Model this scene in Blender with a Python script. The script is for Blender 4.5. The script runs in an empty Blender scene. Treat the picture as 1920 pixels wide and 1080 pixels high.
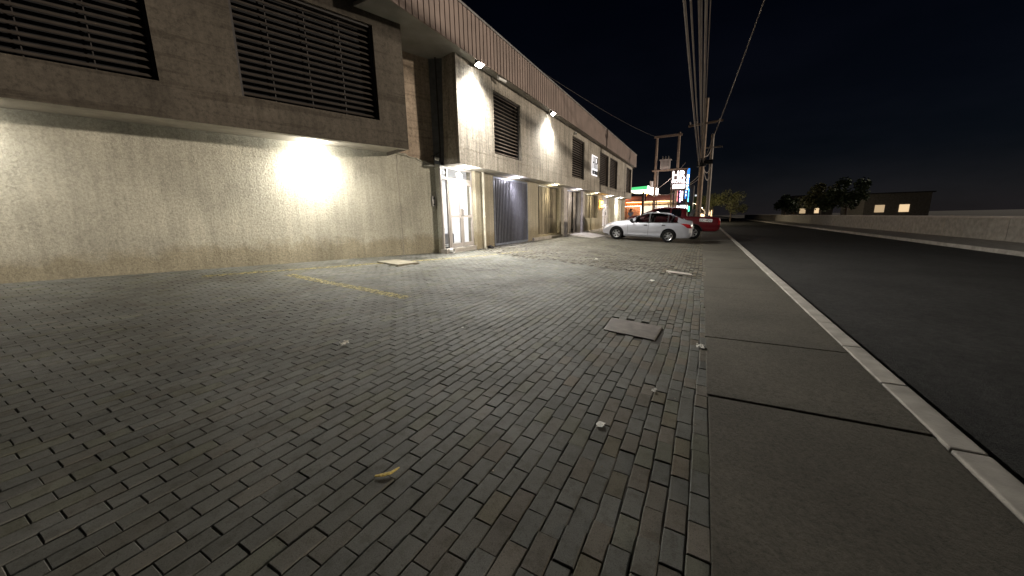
import bpy, bmesh, math, random
import numpy as np
from mathutils import Vector, Matrix, Euler
random.seed(11); rng = np.random.default_rng(5)
scene = bpy.context.scene; COL = scene.collection
R = math.radians
V = Vector
Z = V((0, 0, 1))

# ------------------------------------------------------------------ helpers
OFF = {}                                   # world offset of a thing (translation only)

class MB:
    def __init__(s): s.v = []; s.f = []
    def pts(s, pts):
        n = len(s.v); s.v += [tuple(p) for p in pts]; return n
    def poly(s, *pts):
        n = s.pts(pts); s.f.append(tuple(range(n, n + len(pts))))
    def obox(s, c, ax, ay, az):            # corner + three edge vectors
        c, ax, ay, az = V(c), V(ax), V(ay), V(az)
        n = s.pts([c, c+ax, c+ax+ay, c+ay, c+az, c+ax+az, c+ax+ay+az, c+ay+az])
        for q in ((0,3,2,1),(4,5,6,7),(0,1,5,4),(1,2,6,5),(2,3,7,6),(3,0,4,7)): s.f.append(tuple(n+i for i in q))
        return s
    def box(s, x0, y0, z0, x1, y1, z1):
        return s.obox((x0,y0,z0), (x1-x0,0,0), (0,y1-y0,0), (0,0,z1-z0))
    def prism(s, poly, ext):
        poly = [V(p) for p in poly]; ext = V(ext); k = len(poly)
        n = s.pts(poly + [p+ext for p in poly])
        s.f.append(tuple(n+i for i in range(k))[::-1]); s.f.append(tuple(n+k+i for i in range(k)))
        for i in range(k):
            j = (i+1) % k; s.f.append((n+i, n+j, n+k+j, n+k+i))
        return s
    def tube(s, pts, r, n=8, caps=True):
        pts = [V(p) for p in pts]; rs = r if isinstance(r, (list, tuple)) else [r]*len(pts)
        rings = []; up = None
        for i, p in enumerate(pts):
            t = (pts[min(i+1, len(pts)-1)] - pts[max(i-1, 0)]).normalized()
            if up is None: up = V((0,0,1)) if abs(t.z) < .9 else V((1,0,0))
            a = up - t*up.dot(t)
            if a.length < 1e-5: a = t.orthogonal()
            a.normalize(); up = a; b = t.cross(a)
            rings.append(s.pts([p + (a*math.cos(6.28319*k/n) + b*math.sin(6.28319*k/n))*rs[i] for k in range(n)]))
        for i in range(len(rings)-1):
            for k in range(n):
                k2 = (k+1) % n; s.f.append((rings[i]+k, rings[i]+k2, rings[i+1]+k2, rings[i+1]+k))
        if caps:
            s.f.append(tuple(rings[0]+k for k in range(n))[::-1]); s.f.append(tuple(rings[-1]+k for k in range(n)))
        return s
    def lathe(s, c, axis, prof, n=24):     # prof: list of (radius, offset along axis)
        c, axis = V(c), V(axis).normalized(); a = axis.orthogonal().normalized(); b = axis.cross(a)
        rings = [s.pts([c + axis*h + (a*math.cos(6.28319*k/n) + b*math.sin(6.28319*k/n))*max(r, 1e-4) for k in range(n)]) for r, h in prof]
        for i in range(len(rings)-1):
            for k in range(n):
                k2 = (k+1) % n; s.f.append((rings[i]+k, rings[i]+k2, rings[i+1]+k2, rings[i+1]+k))
        return s
    def build(s, name, m, parent=None, at=None, smooth=False, local=False, bevel=0):
        off = V((0,0,0))
        if not local:
            if parent is not None: off = OFF.get(parent.name, V((0,0,0)))
            elif at is not None: off = V(at)
        me = bpy.data.meshes.new(name)
        me.from_pydata([(p[0]-off.x, p[1]-off.y, p[2]-off.z) for p in s.v], [], s.f)
        me.update()
        return link(name, me, m, parent, off, smooth, at, bevel)

def link(name, me, m, parent=None, off=V((0,0,0)), smooth=False, at=None, bevel=0):
    if m: me.materials.append(m)
    if smooth:
        me.polygons.foreach_set('use_smooth', [True]*len(me.polygons))
        try: me.set_sharp_from_angle(angle=R(40))
        except Exception: pass
    o = bpy.data.objects.new(name, me); COL.objects.link(o)
    if parent is not None: o.parent = parent
    elif at is not None: o.location = V(at)
    OFF[o.name] = V(off)
    if bevel:
        b = o.modifiers.new('bevel', 'BEVEL'); b.width = bevel; b.segments = 2; b.limit_method = 'ANGLE'
    return o

def tag(o, label=None, cat=None, group=None, kind=None):
    if label: o['label'] = label
    if cat: o['category'] = cat
    if group: o['group'] = group
    if kind: o['kind'] = kind
    return o

def thing(name, label, cat, loc, group=None, rot=None):
    o = bpy.data.objects.new(name, None); COL.objects.link(o); o.empty_display_size = .2
    o.location = V(loc); OFF[o.name] = V(loc)
    if rot: o.rotation_euler = rot
    return tag(o, label, cat, group)

def copy_thing(o, loc, label, rot=None):
    def rec(src, par):
        c = src.copy(); COL.objects.link(c); OFF[c.name] = OFF.get(src.name, V((0,0,0)))
        if par: c.parent = par
        for ch in [x for x in bpy.data.objects if x.parent == src]: rec(ch, c)
        return c
    c = rec(o, None); c.location = V(loc); c['label'] = label
    if rot: c.rotation_euler = rot
    return c

# ------------------------------------------------------------------ materials
def new_mat(name):
    m = bpy.data.materials.new(name); m.use_nodes = True
    nt = m.node_tree; b = nt.nodes['Principled BSDF']; return m, nt, b
def N(nt, t, **k):
    n = nt.nodes.new(t)
    for a, v in k.items(): setattr(n, a, v)
    return n
def noise(nt, vec, scale, detail=4, rough=.55):
    n = N(nt, 'ShaderNodeTexNoise'); n.inputs['Scale'].default_value = scale
    n.inputs['Detail'].default_value = detail; n.inputs['Roughness'].default_value = rough
    if vec is not None: nt.links.new(vec, n.inputs['Vector'])
    return n.outputs['Fac']
def ramp(nt, fac, stops):
    r = N(nt, 'ShaderNodeValToRGB'); e = r.color_ramp.elements
    while len(e) > len(stops): e.remove(e[-1])
    while len(e) < len(stops): e.new(1)
    for el, (p, c) in zip(e, stops):
        el.position = p; el.color = (*c, 1) if len(c) == 3 else c
    nt.links.new(fac, r.inputs['Fac']); return r.outputs['Color']
def mix(nt, fac, a, b, mode='MIX'):
    x = N(nt, 'ShaderNodeMix', data_type='RGBA', blend_type=mode)
    for sock, val in ((x.inputs['Factor'], fac), (x.inputs['A'], a), (x.inputs['B'], b)):
        if hasattr(val, 'is_linked') or isinstance(val, bpy.types.NodeSocket): nt.links.new(val, sock)
        elif isinstance(val, (int, float)): sock.default_value = val
        else: sock.default_value = (*val, 1)
    return x.outputs['Result']
def objvec(nt, scale=(1,1,1)):
    t = N(nt, 'ShaderNodeTexCoord'); mp = N(nt, 'ShaderNodeMapping'); mp.inputs['Scale'].default_value = scale
    nt.links.new(t.outputs['Object'], mp.inputs['Vector']); return mp.outputs['Vector']
def bump(nt, b, h, strength=.3, dist=.01):
    n = N(nt, 'ShaderNodeBump'); n.inputs['Strength'].default_value = strength; n.inputs['Distance'].default_value = dist
    nt.links.new(h, n.inputs['Height']); nt.links.new(n.outputs['Normal'], b.inputs['Normal'])

def mat(name, c, rough=.6, metal=0., var=.25, scale=6., bmp=0., bscale=40., coat=0., spec=.5):
    m, nt, b = new_mat(name)
    f = noise(nt, objvec(nt), scale)
    lo = tuple(x*(1-var) for x in c); hi = tuple(min(1, x*(1+var)) for x in c)
    nt.links.new(ramp(nt, f, [(.3, lo), (.7, hi)]), b.inputs['Base Color'])
    b.inputs['Roughness'].default_value = rough; b.inputs['Metallic'].default_value = metal
    b.inputs['Coat Weight'].default_value = coat; b.inputs['Specular IOR Level'].default_value = spec
    if bmp: bump(nt, b, noise(nt, objvec(nt), bscale, 3), bmp, .01)
    return m

def emit(name, c, s):
    m, nt, b = new_mat(name)
    b.inputs['Base Color'].default_value = (*[x*.6 for x in c], 1)
    b.inputs['Emission Color'].default_value = (*c, 1); b.inputs['Emission Strength'].default_value = s
    return m

def stucco(name, c, rough_bump=.5, boards=.0, streak=.35, foot=False, gs=13, gc=.5):
    """sprayed plaster over board-marked concrete: fine grain, long dark runs and blotches"""
    m, nt, b = new_mat(name)
    big = ramp(nt, noise(nt, objvec(nt, (.5,.5,.5)), 1.6, 5), [(.3, tuple(x*.74 for x in c)), (.72, tuple(x*1.12 for x in c))])
    runs = ramp(nt, noise(nt, objvec(nt, (6,6,.35)), 1.5, 5, .65), [(.38, (1-streak,)*3), (.6, (1,1,1))])
    col = mix(nt, 1., big, runs, 'MULTIPLY')
    grain = noise(nt, objvec(nt), gs, 5, .8)
    gr = ramp(nt, grain, [(.34, (gc,gc,gc*.98)), (.47, (.92,.92,.92)), (.62, (1.2,1.2,1.18))])
    col = mix(nt, .8, col, gr, 'MULTIPLY')
    h = grain
    if boards:
        w = noise(nt, objvec(nt, (.25,.25,7)), 1.2, 3, .6)
        bd = ramp(nt, w, [(.36, (1-boards, 1-boards*1.05, 1-boards*1.1)), (.46, (1,1,1))])
        col = mix(nt, 1., col, bd, 'MULTIPLY')
    if foot:
        tc = N(nt, 'ShaderNodeTexCoord'); sx = N(nt, 'ShaderNodeSeparateXYZ'); nt.links.new(tc.outputs['Object'], sx.inputs[0])
        ad = N(nt, 'ShaderNodeMath', operation='MULTIPLY_ADD'); nt.links.new(noise(nt, objvec(nt), 2.2, 6, .7), ad.inputs[0]); ad.inputs[1].default_value = -.85; nt.links.new(sx.outputs['Z'], ad.inputs[2])
        col = mix(nt, 1., col, ramp(nt, ad.outputs[0], [(.0, (.74,.70,.62)), (.25, (1,1,1))]), 'MULTIPLY')
    nt.links.new(col, b.inputs['Base Color'])
    b.inputs['Roughness'].default_value = .85; b.inputs['Specular IOR Level'].default_value = .25
    bump(nt, b, h, rough_bump, .02)
    return m

M = {}
M['wall_up'] = stucco('plaster_upper', (.42,.38,.32), .9, .10, .42, False, 15, .42)
M['wall_low'] = stucco('plaster_lower', (.37,.33,.245), .7, 0, .22, True, 20, .62)
M['wing_low'] = stucco('plaster_wing', (.46,.44,.365), 1., 0, .16, True, 24, .66)
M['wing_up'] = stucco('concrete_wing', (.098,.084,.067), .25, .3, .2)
M['soffit'] = mat('soffit_plaster', (.40,.37,.32), .85, var=.15, scale=3, bmp=.2)
M['eave'] = mat('eave_board', (.24,.225,.20), .8, var=.2, scale=2, bmp=.1)
M['fascia'] = mat('fascia_sheet', (.235,.178,.152), .55, var=.18, scale=1.5)
M['flash'] = mat('edge_trim', (.3,.29,.28), .4, .6)
M['roof'] = mat('roof_sheet', (.09,.085,.08), .7)
M['slat'] = mat('louvre_metal', (.21,.175,.15), .45, .0, var=.2)
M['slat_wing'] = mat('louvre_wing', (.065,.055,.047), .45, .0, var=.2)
M['slat_dark'] = mat('louvre_frame', (.03,.026,.024), .5)
M['black'] = mat('dark_void', (.006,.006,.007), .9)
M['grey_panel'] = mat('grey_cladding', (.10,.105,.11), .6)
M['alu'] = mat('pale_frame', (.31,.28,.255), .4, .0, var=.08)
M['white'] = mat('white_paint', (.8,.79,.76), .5, var=.06)
M['gate'] = mat('gate_steel', (.13,.13,.142), .42, .2, var=.2)
M['gate_back'] = mat('gate_sheet', (.010,.011,.017), .7)
M['blind'] = mat('blind_fabric', (.14,.115,.075), .8, var=.3, scale=3)
M['pipe'] = mat('pipe_paint', (.45,.42,.34), .5)
M['darkmetal'] = mat('dark_metal', (.05,.045,.045), .5)
M['brown'] = mat('brown_steel', (.07,.035,.025), .55)
M['rubber'] = mat('rubber', (.008,.008,.008), .85, var=.3, scale=20, spec=.12)
M['concrete'] = mat('concrete', (.30,.275,.24), .85, var=.25, scale=4, bmp=.3)
M['slab'] = mat('cover_slab', (.21,.19,.14), .85, var=.25, scale=9, bmp=.3)
M['cover'] = mat('cover_plate', (.125,.11,.096), .55, var=.35, scale=7, bmp=.15)
M['pole'] = mat('pole_timber', (.30,.22,.16), .85, var=.3, scale=5, bmp=.2)
M['pole_c'] = mat('pole_concrete', (.42,.37,.33), .8, var=.15)
M['cable'] = mat('cable_jacket', (.075,.06,.05), .6)
M['paper'] = mat('paper', (.62,.60,.55), .8, var=.15, scale=40)
M['peel'] = mat('peel', (.50,.36,.06), .6, var=.5, scale=60)
M['leafdry'] = mat('dry_leaf', (.35,.22,.13), .7, var=.4, scale=60)
M['bark'] = mat('bark', (.07,.05,.035), .9)
M['skin'] = mat('skin', (.45,.27,.19), .55, var=.05)
M['hair'] = mat('hair', (.012,.01,.009), .5)
M['shirt'] = mat('shirt', (.38,.5,.72), .8, var=.1)
M['trouser'] = mat('trouser', (.03,.035,.06), .8)
M['orange_wall'] = mat('orange_wall', (.75,.20,.04), .7, var=.15)
M['awning'] = mat('awning', (.16,.05,.035), .8, var=.35, scale=4)
M['cream'] = mat('cream_wall', (.6,.5,.36), .7)
M['chrome'] = mat('bright_metal', (.50,.50,.51), .34, 1., var=.08)
M['red_lens'] = mat('red_lens', (.28,.012,.015), .15, coat=1)
M['clear_lens'] = mat('clear_lens', (.75,.72,.72), .12, coat=1, var=.1)
M['plate'] = mat('plate_white', (.78,.78,.76), .5)
M['ink'] = mat('ink', (.012,.012,.014), .5)
M['interior'] = mat('seat_cloth', (.05,.015,.02), .8)
M['wood'] = mat('wood_board', (.22,.12,.07), .55)
M['grey_fab'] = mat('grey_fabric', (.13,.13,.135), .8)
M['lobby'] = mat('lobby_paint', (.78,.77,.76), .6, var=.04)
M['tile'] = mat('lobby_floor', (.5,.47,.42), .4)

def paint(name, c, flake=0., rough=.32):
    m, nt, b = new_mat(name)
    f = noise(nt, objvec(nt), 2.5, 3)
    nt.links.new(ramp(nt, f, [(.3, tuple(x*.9 for x in c)), (.7, c)]), b.inputs['Base Color'])
    b.inputs['Metallic'].default_value = flake; b.inputs['Roughness'].default_value = rough
    b.inputs['Coat Weight'].default_value = .8; b.inputs['Coat Roughness'].default_value = .06
    return m
M['silver'] = paint('silver_paint', (.50,.505,.55), .55, .3)
M['red'] = paint('red_paint', (.105,.002,.006), .1, .35)

def glass(name, tint, alpha):
    m, nt, b = new_mat(name)
    nt.nodes.remove(b)
    out = nt.nodes['Material Output']
    t = N(nt, 'ShaderNodeBsdfTransparent'); t.inputs['Color'].default_value = (*tint, 1)
    g = N(nt, 'ShaderNodeBsdfGlossy'); g.inputs['Roughness'].default_value = .03
    fr = N(nt, 'ShaderNodeFresnel'); fr.inputs['IOR'].default_value = alpha
    mx = N(nt, 'ShaderNodeMixShader')
    nt.links.new(fr.outputs[0], mx.inputs[0]); nt.links.new(t.outputs[0], mx.inputs[1]); nt.links.new(g.outputs[0], mx.inputs[2])
    nt.links.new(mx.outputs[0], out.inputs['Surface'])
    return m
M['glass'] = glass('door_glass', (.93,.95,.96), 1.45)
M['car_glass'] = glass('car_glass', (.50,.47,.48), 1.5)
M['tint_glass'] = mat('tinted_glass', (.008,.008,.009), .06, var=.05, coat=1)

def paving_mat():
    m, nt, b = new_mat('paving_stone')
    a = N(nt, 'ShaderNodeVertexColor'); a.layer_name = 'tone'
    sp = ramp(nt, noise(nt, objvec(nt), 150, 4, .8), [(.34, (.38,.37,.35)), (.43, (.95,.95,.95)), (.6, (1.05,1.05,1.05)), (.74, (1.6,1.58,1.5))])
    st = ramp(nt, noise(nt, objvec(nt), 1.1, 5, .6), [(.32, (.66,.65,.6)), (.62, (1.08,1.08,1.08))])
    sm = ramp(nt, noise(nt, objvec(nt), 14, 4, .7), [(.36, (.68,.66,.6)), (.5, (1,1,1))])
    oil = ramp(nt, noise(nt, objvec(nt), .75, 6, .7), [(.30, (.55,.53,.50)), (.41, (1,1,1))])
    c = mix(nt, 1., a.outputs['Color'], sp, 'MULTIPLY'); c = mix(nt, 1., c, oil, 'MULTIPLY'); c = mix(nt, 1., c, st, 'MULTIPLY'); c = mix(nt, .7, c, sm, 'MULTIPLY')
    nt.links.new(c, b.inputs['Base Color'])
    rr = N(nt, 'ShaderNodeMapRange'); nt.links.new(noise(nt, objvec(nt), 9, 4), rr.inputs['Value'])
    rr.inputs['To Min'].default_value = .55; rr.inputs['To Max'].default_value = .85
    nt.links.new(rr.outputs[0], b.inputs['Roughness'])
    b.inputs['Specular IOR Level'].default_value = .16
    bump(nt, b, noise(nt, objvec(nt), 120, 5, .75), .55, .004)
    return m
M['paving'] = paving_mat()
M['dirt'] = mat('joint_dirt', (.030,.026,.019), .95, var=.4, scale=12, bmp=.4)
M['asphalt'] = stucco('asphalt', (.046,.044,.041), 1., 0, .3, False, 55, .35)
def worn_paint():
    m, nt, b = new_mat('yellow_line_paint')
    b.inputs['Base Color'].default_value = (.27,.22,.05,1); b.inputs['Roughness'].default_value = .6
    out = nt.nodes['Material Output']
    t = N(nt, 'ShaderNodeBsdfTransparent'); mx = N(nt, 'ShaderNodeMixShader')
    f = ramp(nt, noise(nt, objvec(nt), 16, 5, .7), [(.38, (.2,.2,.2)), (.58, (.9,.9,.9))])
    nt.links.new(f, mx.inputs[0]); nt.links.new(t.outputs[0], mx.inputs[1]); nt.links.new(b.outputs[0], mx.inputs[2])
    nt.links.new(mx.outputs[0], out.inputs['Surface'])
    return m
M['yellow'] = worn_paint()

def lamp(kind, name, loc, power, color, radius=.05, target=None, spot=None, blend=.5, parent=None):
    l = bpy.data.lights.new(name, kind); l.energy = power; l.color = color
    if kind != 'SUN': l.shadow_soft_size = radius
    o = bpy.data.objects.new(name, l); COL.objects.link(o)
    if spot: l.spot_size = R(spot); l.spot_blend = blend
    off = OFF.get(parent.name, V((0,0,0))) if parent else V((0,0,0))
    o.location = V(loc) - off
    if target is not None: o.rotation_euler = (V(target)-V(loc)).to_track_quat('-Z', 'Y').to_euler()
    if parent: o.parent = parent
    return o

# ------------------------------------------------------------------ terrain
def gz(x, y):
    base = .06*np.maximum(y, 0) + .0*x
    wob = .004*np.sin(1.9*x+.8*y)*np.sin(1.1*y-.6*x+1) + .006*np.exp(-((y-.35)/.35)**2)*np.sin(2.3*x+.5)
    return base + np.where(y > -.05, wob, 0)
def g(x, y): return float(gz(np.float64(x), np.float64(y)))

ANG = R(17.75)
WP = V((7.86, 7.74, 0)); WA = V((-math.cos(ANG), math.sin(ANG), 0)); WO = V((-math.sin(ANG), -math.cos(ANG), 0))
def wing_y(x): return np.where(x < 7.86, 7.74 + (7.86-x)*math.tan(ANG), np.where(x < 9, 7.74-(x-7.86)*.39, 7.1))

mb = MB()
prof = [(-400,-.35), (-10.5,-.35), (-1.52,-.2), (-.16,-.018), (0,-.0145), (12,.7015), (400,1.2)]
X0, X1 = -60, 700
for (y0, z0), (y1, z1) in zip(prof, prof[1:]): mb.poly((X0,y0,z0), (X1,y0,z0), (X1,y1,z1), (X0,y1,z1))
tag(mb.build('ground', M['dirt']), kind='structure')
mb = MB(); mb.poly((X0,-9.6,-.17), (X1,-9.6,-.17), (X1,-1.62,-.15), (X0,-1.62,-.15))
tag(mb.build('road', M['asphalt']), kind='structure')
mb = MB()                                       # pale concrete footway strip in cast bays
x = -4.; k = 0
while x < 90:
    L = 1.55 + .5*random.random(); dz = random.uniform(-.006, .008)
    mb.box(x, -1.42, -.3, x+L-.014, -.135-.006*random.random()+min(.009*max(x,0), .5)*.9, .004+dz); x += L
tag(mb.build('pavement', stucco('footway_concrete', (.088,.079,.063), .6, 0, .12, False, 34, .5), bevel=.006), kind='structure')
mb = MB(); x = -4.
while x < 90:
    mb.box(x, -1.6, -.3, x+.985, -1.432, .012); x += 1.
tag(mb.build('kerb', M['concrete'], bevel=.012), kind='structure')
mb = MB(); mb.box(-30, -12.5, -.4, 300, -9.65, -.02)
tag(mb.build('far_pavement', M['concrete']), kind='structure')

COVERS = [((4.33,1.02),(4.29,.42),(4.86,.39),(4.89,1.04)), ((6.36,7.2),(6.3,6.42),(6.9,6.32),(6.95,7.1))]
def inside(px, py, poly, grow=.0):
    c = np.array(poly).mean(0); P = [(c + (np.array(p)-c)*(1+grow)) for p in poly]
    r = np.ones_like(px, bool); s = None
    for i in range(len(P)):
        a, b = P[i], P[(i+1) % len(P)]
        cr = (b[0]-a[0])*(py-a[1]) - (b[1]-a[1])*(px-a[0])
        if s is None: s = np.sign(((b[0]-a[0])*(c[1]-a[1]) - (b[1]-a[1])*(c[0]-a[0])))
        r &= (cr*s > 0)
    return r
def zone_x(y): return 9.12 + .15*y + .12*np.sin(2.2*y) + .07*np.sin(5.1*y+1)

PL, PW = .2, .1
xs = np.arange(-1.2, 41, PL); ys = np.arange(-.085, 10.2, PW)
gx, gy = np.meshgrid(xs, ys); row = np.round((gy+.085)/PW).astype(int)
shift = rng.uniform(-.012, .012, len(ys))
gx = gx + (row % 2)*PL/2 + shift[row]
gx, gy, row = gx.ravel(), gy.ravel(), row.ravel()
far = gx > zone_x(gy)
keep = (gy < wing_y(gx)+.12) & (gx > .2*gy*0 - .9) & ~((gx > 33) & (gy > 7.05))
for c in COVERS: keep &= ~inside(gx, gy, c, .12)
keep &= ~((np.abs(gx-zone_x(gy)) < .05) & (gy < 5.2))
gx, gy, row, far = gx[keep], gy[keep], row[keep], far[keep]
n = len(gx)
# lazy curve of the courses + individual settling
cx = gx + rng.normal(0, .0011, n); cy = gy + .012*np.sin(gx*.9+.4) + .006*np.sin(gx*2.7) + rng.normal(0, .0012, n)
edge = np.clip((.95-gy)/.9, 0, 1)
fj = np.clip(1.15-(gx-10)/7, .3, 1)
yaw = rng.normal(0, .006, n) + np.where(far, rng.normal(0, .05, n)*fj, 0) + edge*rng.normal(0, .011, n)
gap = np.where(far, .016, .0034) + edge*.001
hl = PL/2 - gap/2*.9 + rng.normal(0, .0007, n); hw = PW/2 - gap/2*np.where(far, 1., 1.3) + rng.normal(0, .0008, n)
dz = rng.normal(0, .0012, n) + np.where(far, rng.normal(0, .005, n)*fj, 0) + edge*rng.normal(0, .002, n)
tx = rng.normal(0, .006, n)*(1+.9*edge+2.2*far*fj); ty = rng.normal(0, .006, n)*(1+.9*edge+2.2*far*fj)
zc = gz(cx, cy) + dz
vs = np.zeros((n, 12, 3)); cyw, syw = np.cos(yaw), np.sin(yaw)
sg = [(-1,-1),(1,-1),(1,1),(-1,1)]
for lay, (ins, dep) in enumerate(((.0042, 0.), (.0, .0042), (.0, .03))):
    for k, (sx, sy) in enumerate(sg):
        lx = sx*(hl-ins*.8); ly = sy*(hw-ins*1.35)
        vs[:, lay*4+k, 0] = cx + lx*cyw - ly*syw; vs[:, lay*4+k, 1] = cy + lx*syw + ly*cyw
        vs[:, lay*4+k, 2] = zc - dep + tx*lx + (ty+.06)*ly
tpl = [(0,1,2,3)] + [(k, 4+k, 4+(k+1) % 4, (k+1) % 4) for k in range(4)] + [(4+k, 8+k, 8+(k+1) % 4, 4+(k+1) % 4) for k in range(4)]
fs = (np.arange(n)[:, None, None]*12 + np.array(tpl)[None]).reshape(-1, 4)
me = bpy.data.meshes.new('paving'); me.from_pydata(vs.reshape(-1, 3).tolist(), [], fs.tolist())
tone = np.array([.127,.126,.115])*(1 + rng.normal(0, .065, n))[:, None]
pick = rng.random(n)
tone = np.where((pick < .14)[:, None], tone*np.array([1.03,.99,.95]), tone)
tone = np.where(((pick > .14) & (pick < .26))[:, None], tone*np.array([.97,.985,1.0])*.96, tone)
tone = np.where(((pick > .26) & (pick < .36))[:, None], tone*np.array([1.0,1.0,.88]), tone)
rd = (rng.random(n) < .35*np.clip((1.3-gy)/1.0, 0, 1))
tone = np.where(rd[:, None], tone*np.array([1.07,.965,.88]), tone)
tone = np.where(far[:, None], tone*np.array([1.0,.95,.88])*.95, tone)
tone = np.clip(tone, .02, .5)
ca = me.color_attributes.new('tone', 'FLOAT_COLOR', 'POINT')
ca.data.foreach_set('color', np.repeat(np.c_[tone, np.ones(n)], 12, axis=0).ravel())
tag(link('paving', me, M['paving']), kind='structure')

mb = MB(); xs2 = np.arange(-1.2, 41.01, .2); ys2 = np.arange(-.1, 10.2, .1); idx = {}
for i, x in enumerate(xs2):
    for j, y in enumerate(ys2):
        if y < float(wing_y(np.float64(x)))+.12 and not any(bool(inside(np.array([x]), np.array([y]), c, .1)[0]) for c in COVERS): idx[i,j] = mb.pts([(x, y, g(x,y)-.0085)])
for (i, j) in list(idx):
    if all(q in idx for q in ((i+1,j), (i+1,j+1), (i,j+1))): mb.f.append((idx[i,j], idx[i+1,j], idx[i+1,j+1], idx[i,j+1]))
tag(mb.build('sand_bed', M['dirt']), kind='structure')
# worn yellow bay lines: paint only on the tops of the stones
def clip(poly, q):
    out = list(poly); s = 0
    for i in range(4):
        a, b = q[i], q[(i+1) % 4]; res = []
        for j in range(len(out)):
            p, r = out[j], out[(j+1) % len(out)]
            dp = (b[0]-a[0])*(p[1]-a[1]) - (b[1]-a[1])*(p[0]-a[0]); dr = (b[0]-a[0])*(r[1]-a[1]) - (b[1]-a[1])*(r[0]-a[0])
            if dp >= 0: res.append(p)
            if (dp >= 0) != (dr >= 0):
                t = dp/(dp-dr); res.append((p[0]+(r[0]-p[0])*t, p[1]+(r[1]-p[1])*t))
        out = res
        if len(out) < 3: return None
    return out
def paint_line(p0, p1, w, cut=None):
    d = (V(p1)-V(p0)).normalized(); nn = V((-d.y, d.x))*w/2
    q = [tuple(V(p0)-nn), tuple(V(p1)-nn), tuple(V(p1)+nn), tuple(V(p0)+nn)]
    mb = MB(); c = [(a+b)/2 for a, b in zip(p0, p1)]; L = (V(p1)-V(p0)).length/2 + .2
    near = np.where((np.abs(cx-c[0]) < L) & (np.abs(cy-c[1]) < L))[0]
    for i in near:
        top = [tuple(vs[i, k, :2]) for k in range(4)]
        pl = clip(top, q)
        if pl:
            z0 = vs[i, 0]; a = (vs[i,1]-vs[i,0]); b = (vs[i,3]-vs[i,0])
            pts = []
            for p in pl:
                u = ((p[0]-z0[0])*a[0]+(p[1]-z0[1])*a[1])/(a[0]**2+a[1]**2); w_ = ((p[0]-z0[0])*b[0]+(p[1]-z0[1])*b[1])/(b[0]**2+b[1]**2)
                pts.append((p[0], p[1], z0[2]+u*a[2]+w_*b[2]+.0025))
            mb.poly(*pts)
    if mb.v: tag(mb.build('parking_line', M['yellow']), kind='structure', group='worn yellow bay lines')
paint_line((4.16,4.1), (4.22,7.3), .2)
paint_line((3.2,8.3), (8.4,6.2), .16)
paint_line((8.4,6.2), (11.6,5.3), .11)

# ------------------------------------------------------------------ hotel building
HB = thing('hotel_building', 'two storey tan plastered building with louvred upper windows and ribbed metal eave', 'building', (9., 6.95, .42))
def wall(mb, O, a, o, s0, s1, z0, z1, holes=(), depth=.18, gs=(), gzs=(), gw=.016, gd=.01):
    O, a, o = V(O), V(a), V(o)
    S = {s0, s1}; ZZ = {z0, z1}
    for h in holes: S |= {h[0], h[1]}; ZZ |= {h[2], h[3]}
    for q in gs: S |= {q-gw/2, q+gw/2}
    for q in gzs: ZZ |= {q-gw/2, q+gw/2}
    S = sorted(q for q in S if s0 <= q <= s1); ZZ = sorted(q for q in ZZ if z0 <= q <= z1)
    def dep(i, j):
        if not (0 <= i < len(S)-1 and 0 <= j < len(ZZ)-1): return 'out'
        s, z = (S[i]+S[i+1])/2, (ZZ[j]+ZZ[j+1])/2
        for h in holes:
            if h[0] < s < h[1] and h[2] < z < h[3]: return None
        for q in gs:
            if abs(s-q) < gw/2: return gd
        for q in gzs:
            if abs(z-q) < gw/2: return gd
        return 0.
    P = lambda s, z, d: O + a*s + Z*z - o*d
    for i in range(len(S)-1):
        for j in range(len(ZZ)-1):
            d = dep(i, j)
            if d is None: continue
            mb.poly(P(S[i],ZZ[j],d), P(S[i+1],ZZ[j],d), P(S[i+1],ZZ[j+1],d), P(S[i],ZZ[j+1],d))
            for (di, dj, e) in ((1,0,0),(-1,0,1),(0,1,2),(0,-1,3)):
                d2 = dep(i+di, j+dj)
                if d2 == 'out' or d2 == d: continue
                d2v = depth if d2 is None else d2
                if d2v <= d: continue
                p, q = {0: ((S[i+1],ZZ[j]),(S[i+1],ZZ[j+1])), 1: ((S[i],ZZ[j]),(S[i],ZZ[j+1])), 2: ((S[i],ZZ[j+1]),(S[i+1],ZZ[j+1])), 3: ((S[i],ZZ[j]),(S[i+1],ZZ[j]))}[e]
                mb.poly(P(*p,d), P(*q,d), P(*q,d2v), P(*p,d2v))

def louvre(O, a, o, s0, s1, z0, z1, inset=.07, pitch=.12, mull=(), m='slat'):
    """louvre window part: slats, with frame and dark backing as sub-parts"""
    O, a, o = V(O), V(a), V(o); P = lambda s, z, d: O + a*s + Z*z - o*d
    m1 = MB(); z = z0 + .07
    while z < z1 - .03:
        ln = a*(s1-s0-.08); up = (Z*.034 - o*(-.03)); th = (Z*.012 + o*.014)
        m1.obox(P(s0+.04, z, inset+.03), ln, Z*.046 - o*.045, -o*.012 - Z*.006); z += pitch
    w = m1.build('louvre_window', M[m], HB)
    m2 = MB()
    for s in (s0, s1-.045): m2.obox(P(s, z0, inset+.1), a*.045, o*.1, Z*(z1-z0))
    m2.obox(P(s0+.045, z1-.04, inset+.1), a*(s1-s0-.09), o*.1, Z*.04)
    for s in mull: m2.obox(P(s, z0, inset+.11), a*.013, o*.02, Z*(z1-z0-.04))
    m2.build('window_frame', M['slat_dark'], w)
    m3 = MB(); m3.poly(P(s0-.05,z0-.05,inset+.2), P(s1+.05,z0-.05,inset+.2), P(s1+.05,z1+.05,inset+.2), P(s0-.05,z1+.05,inset+.2))
    m3.build('window_backing', M['black'], w)

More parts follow.
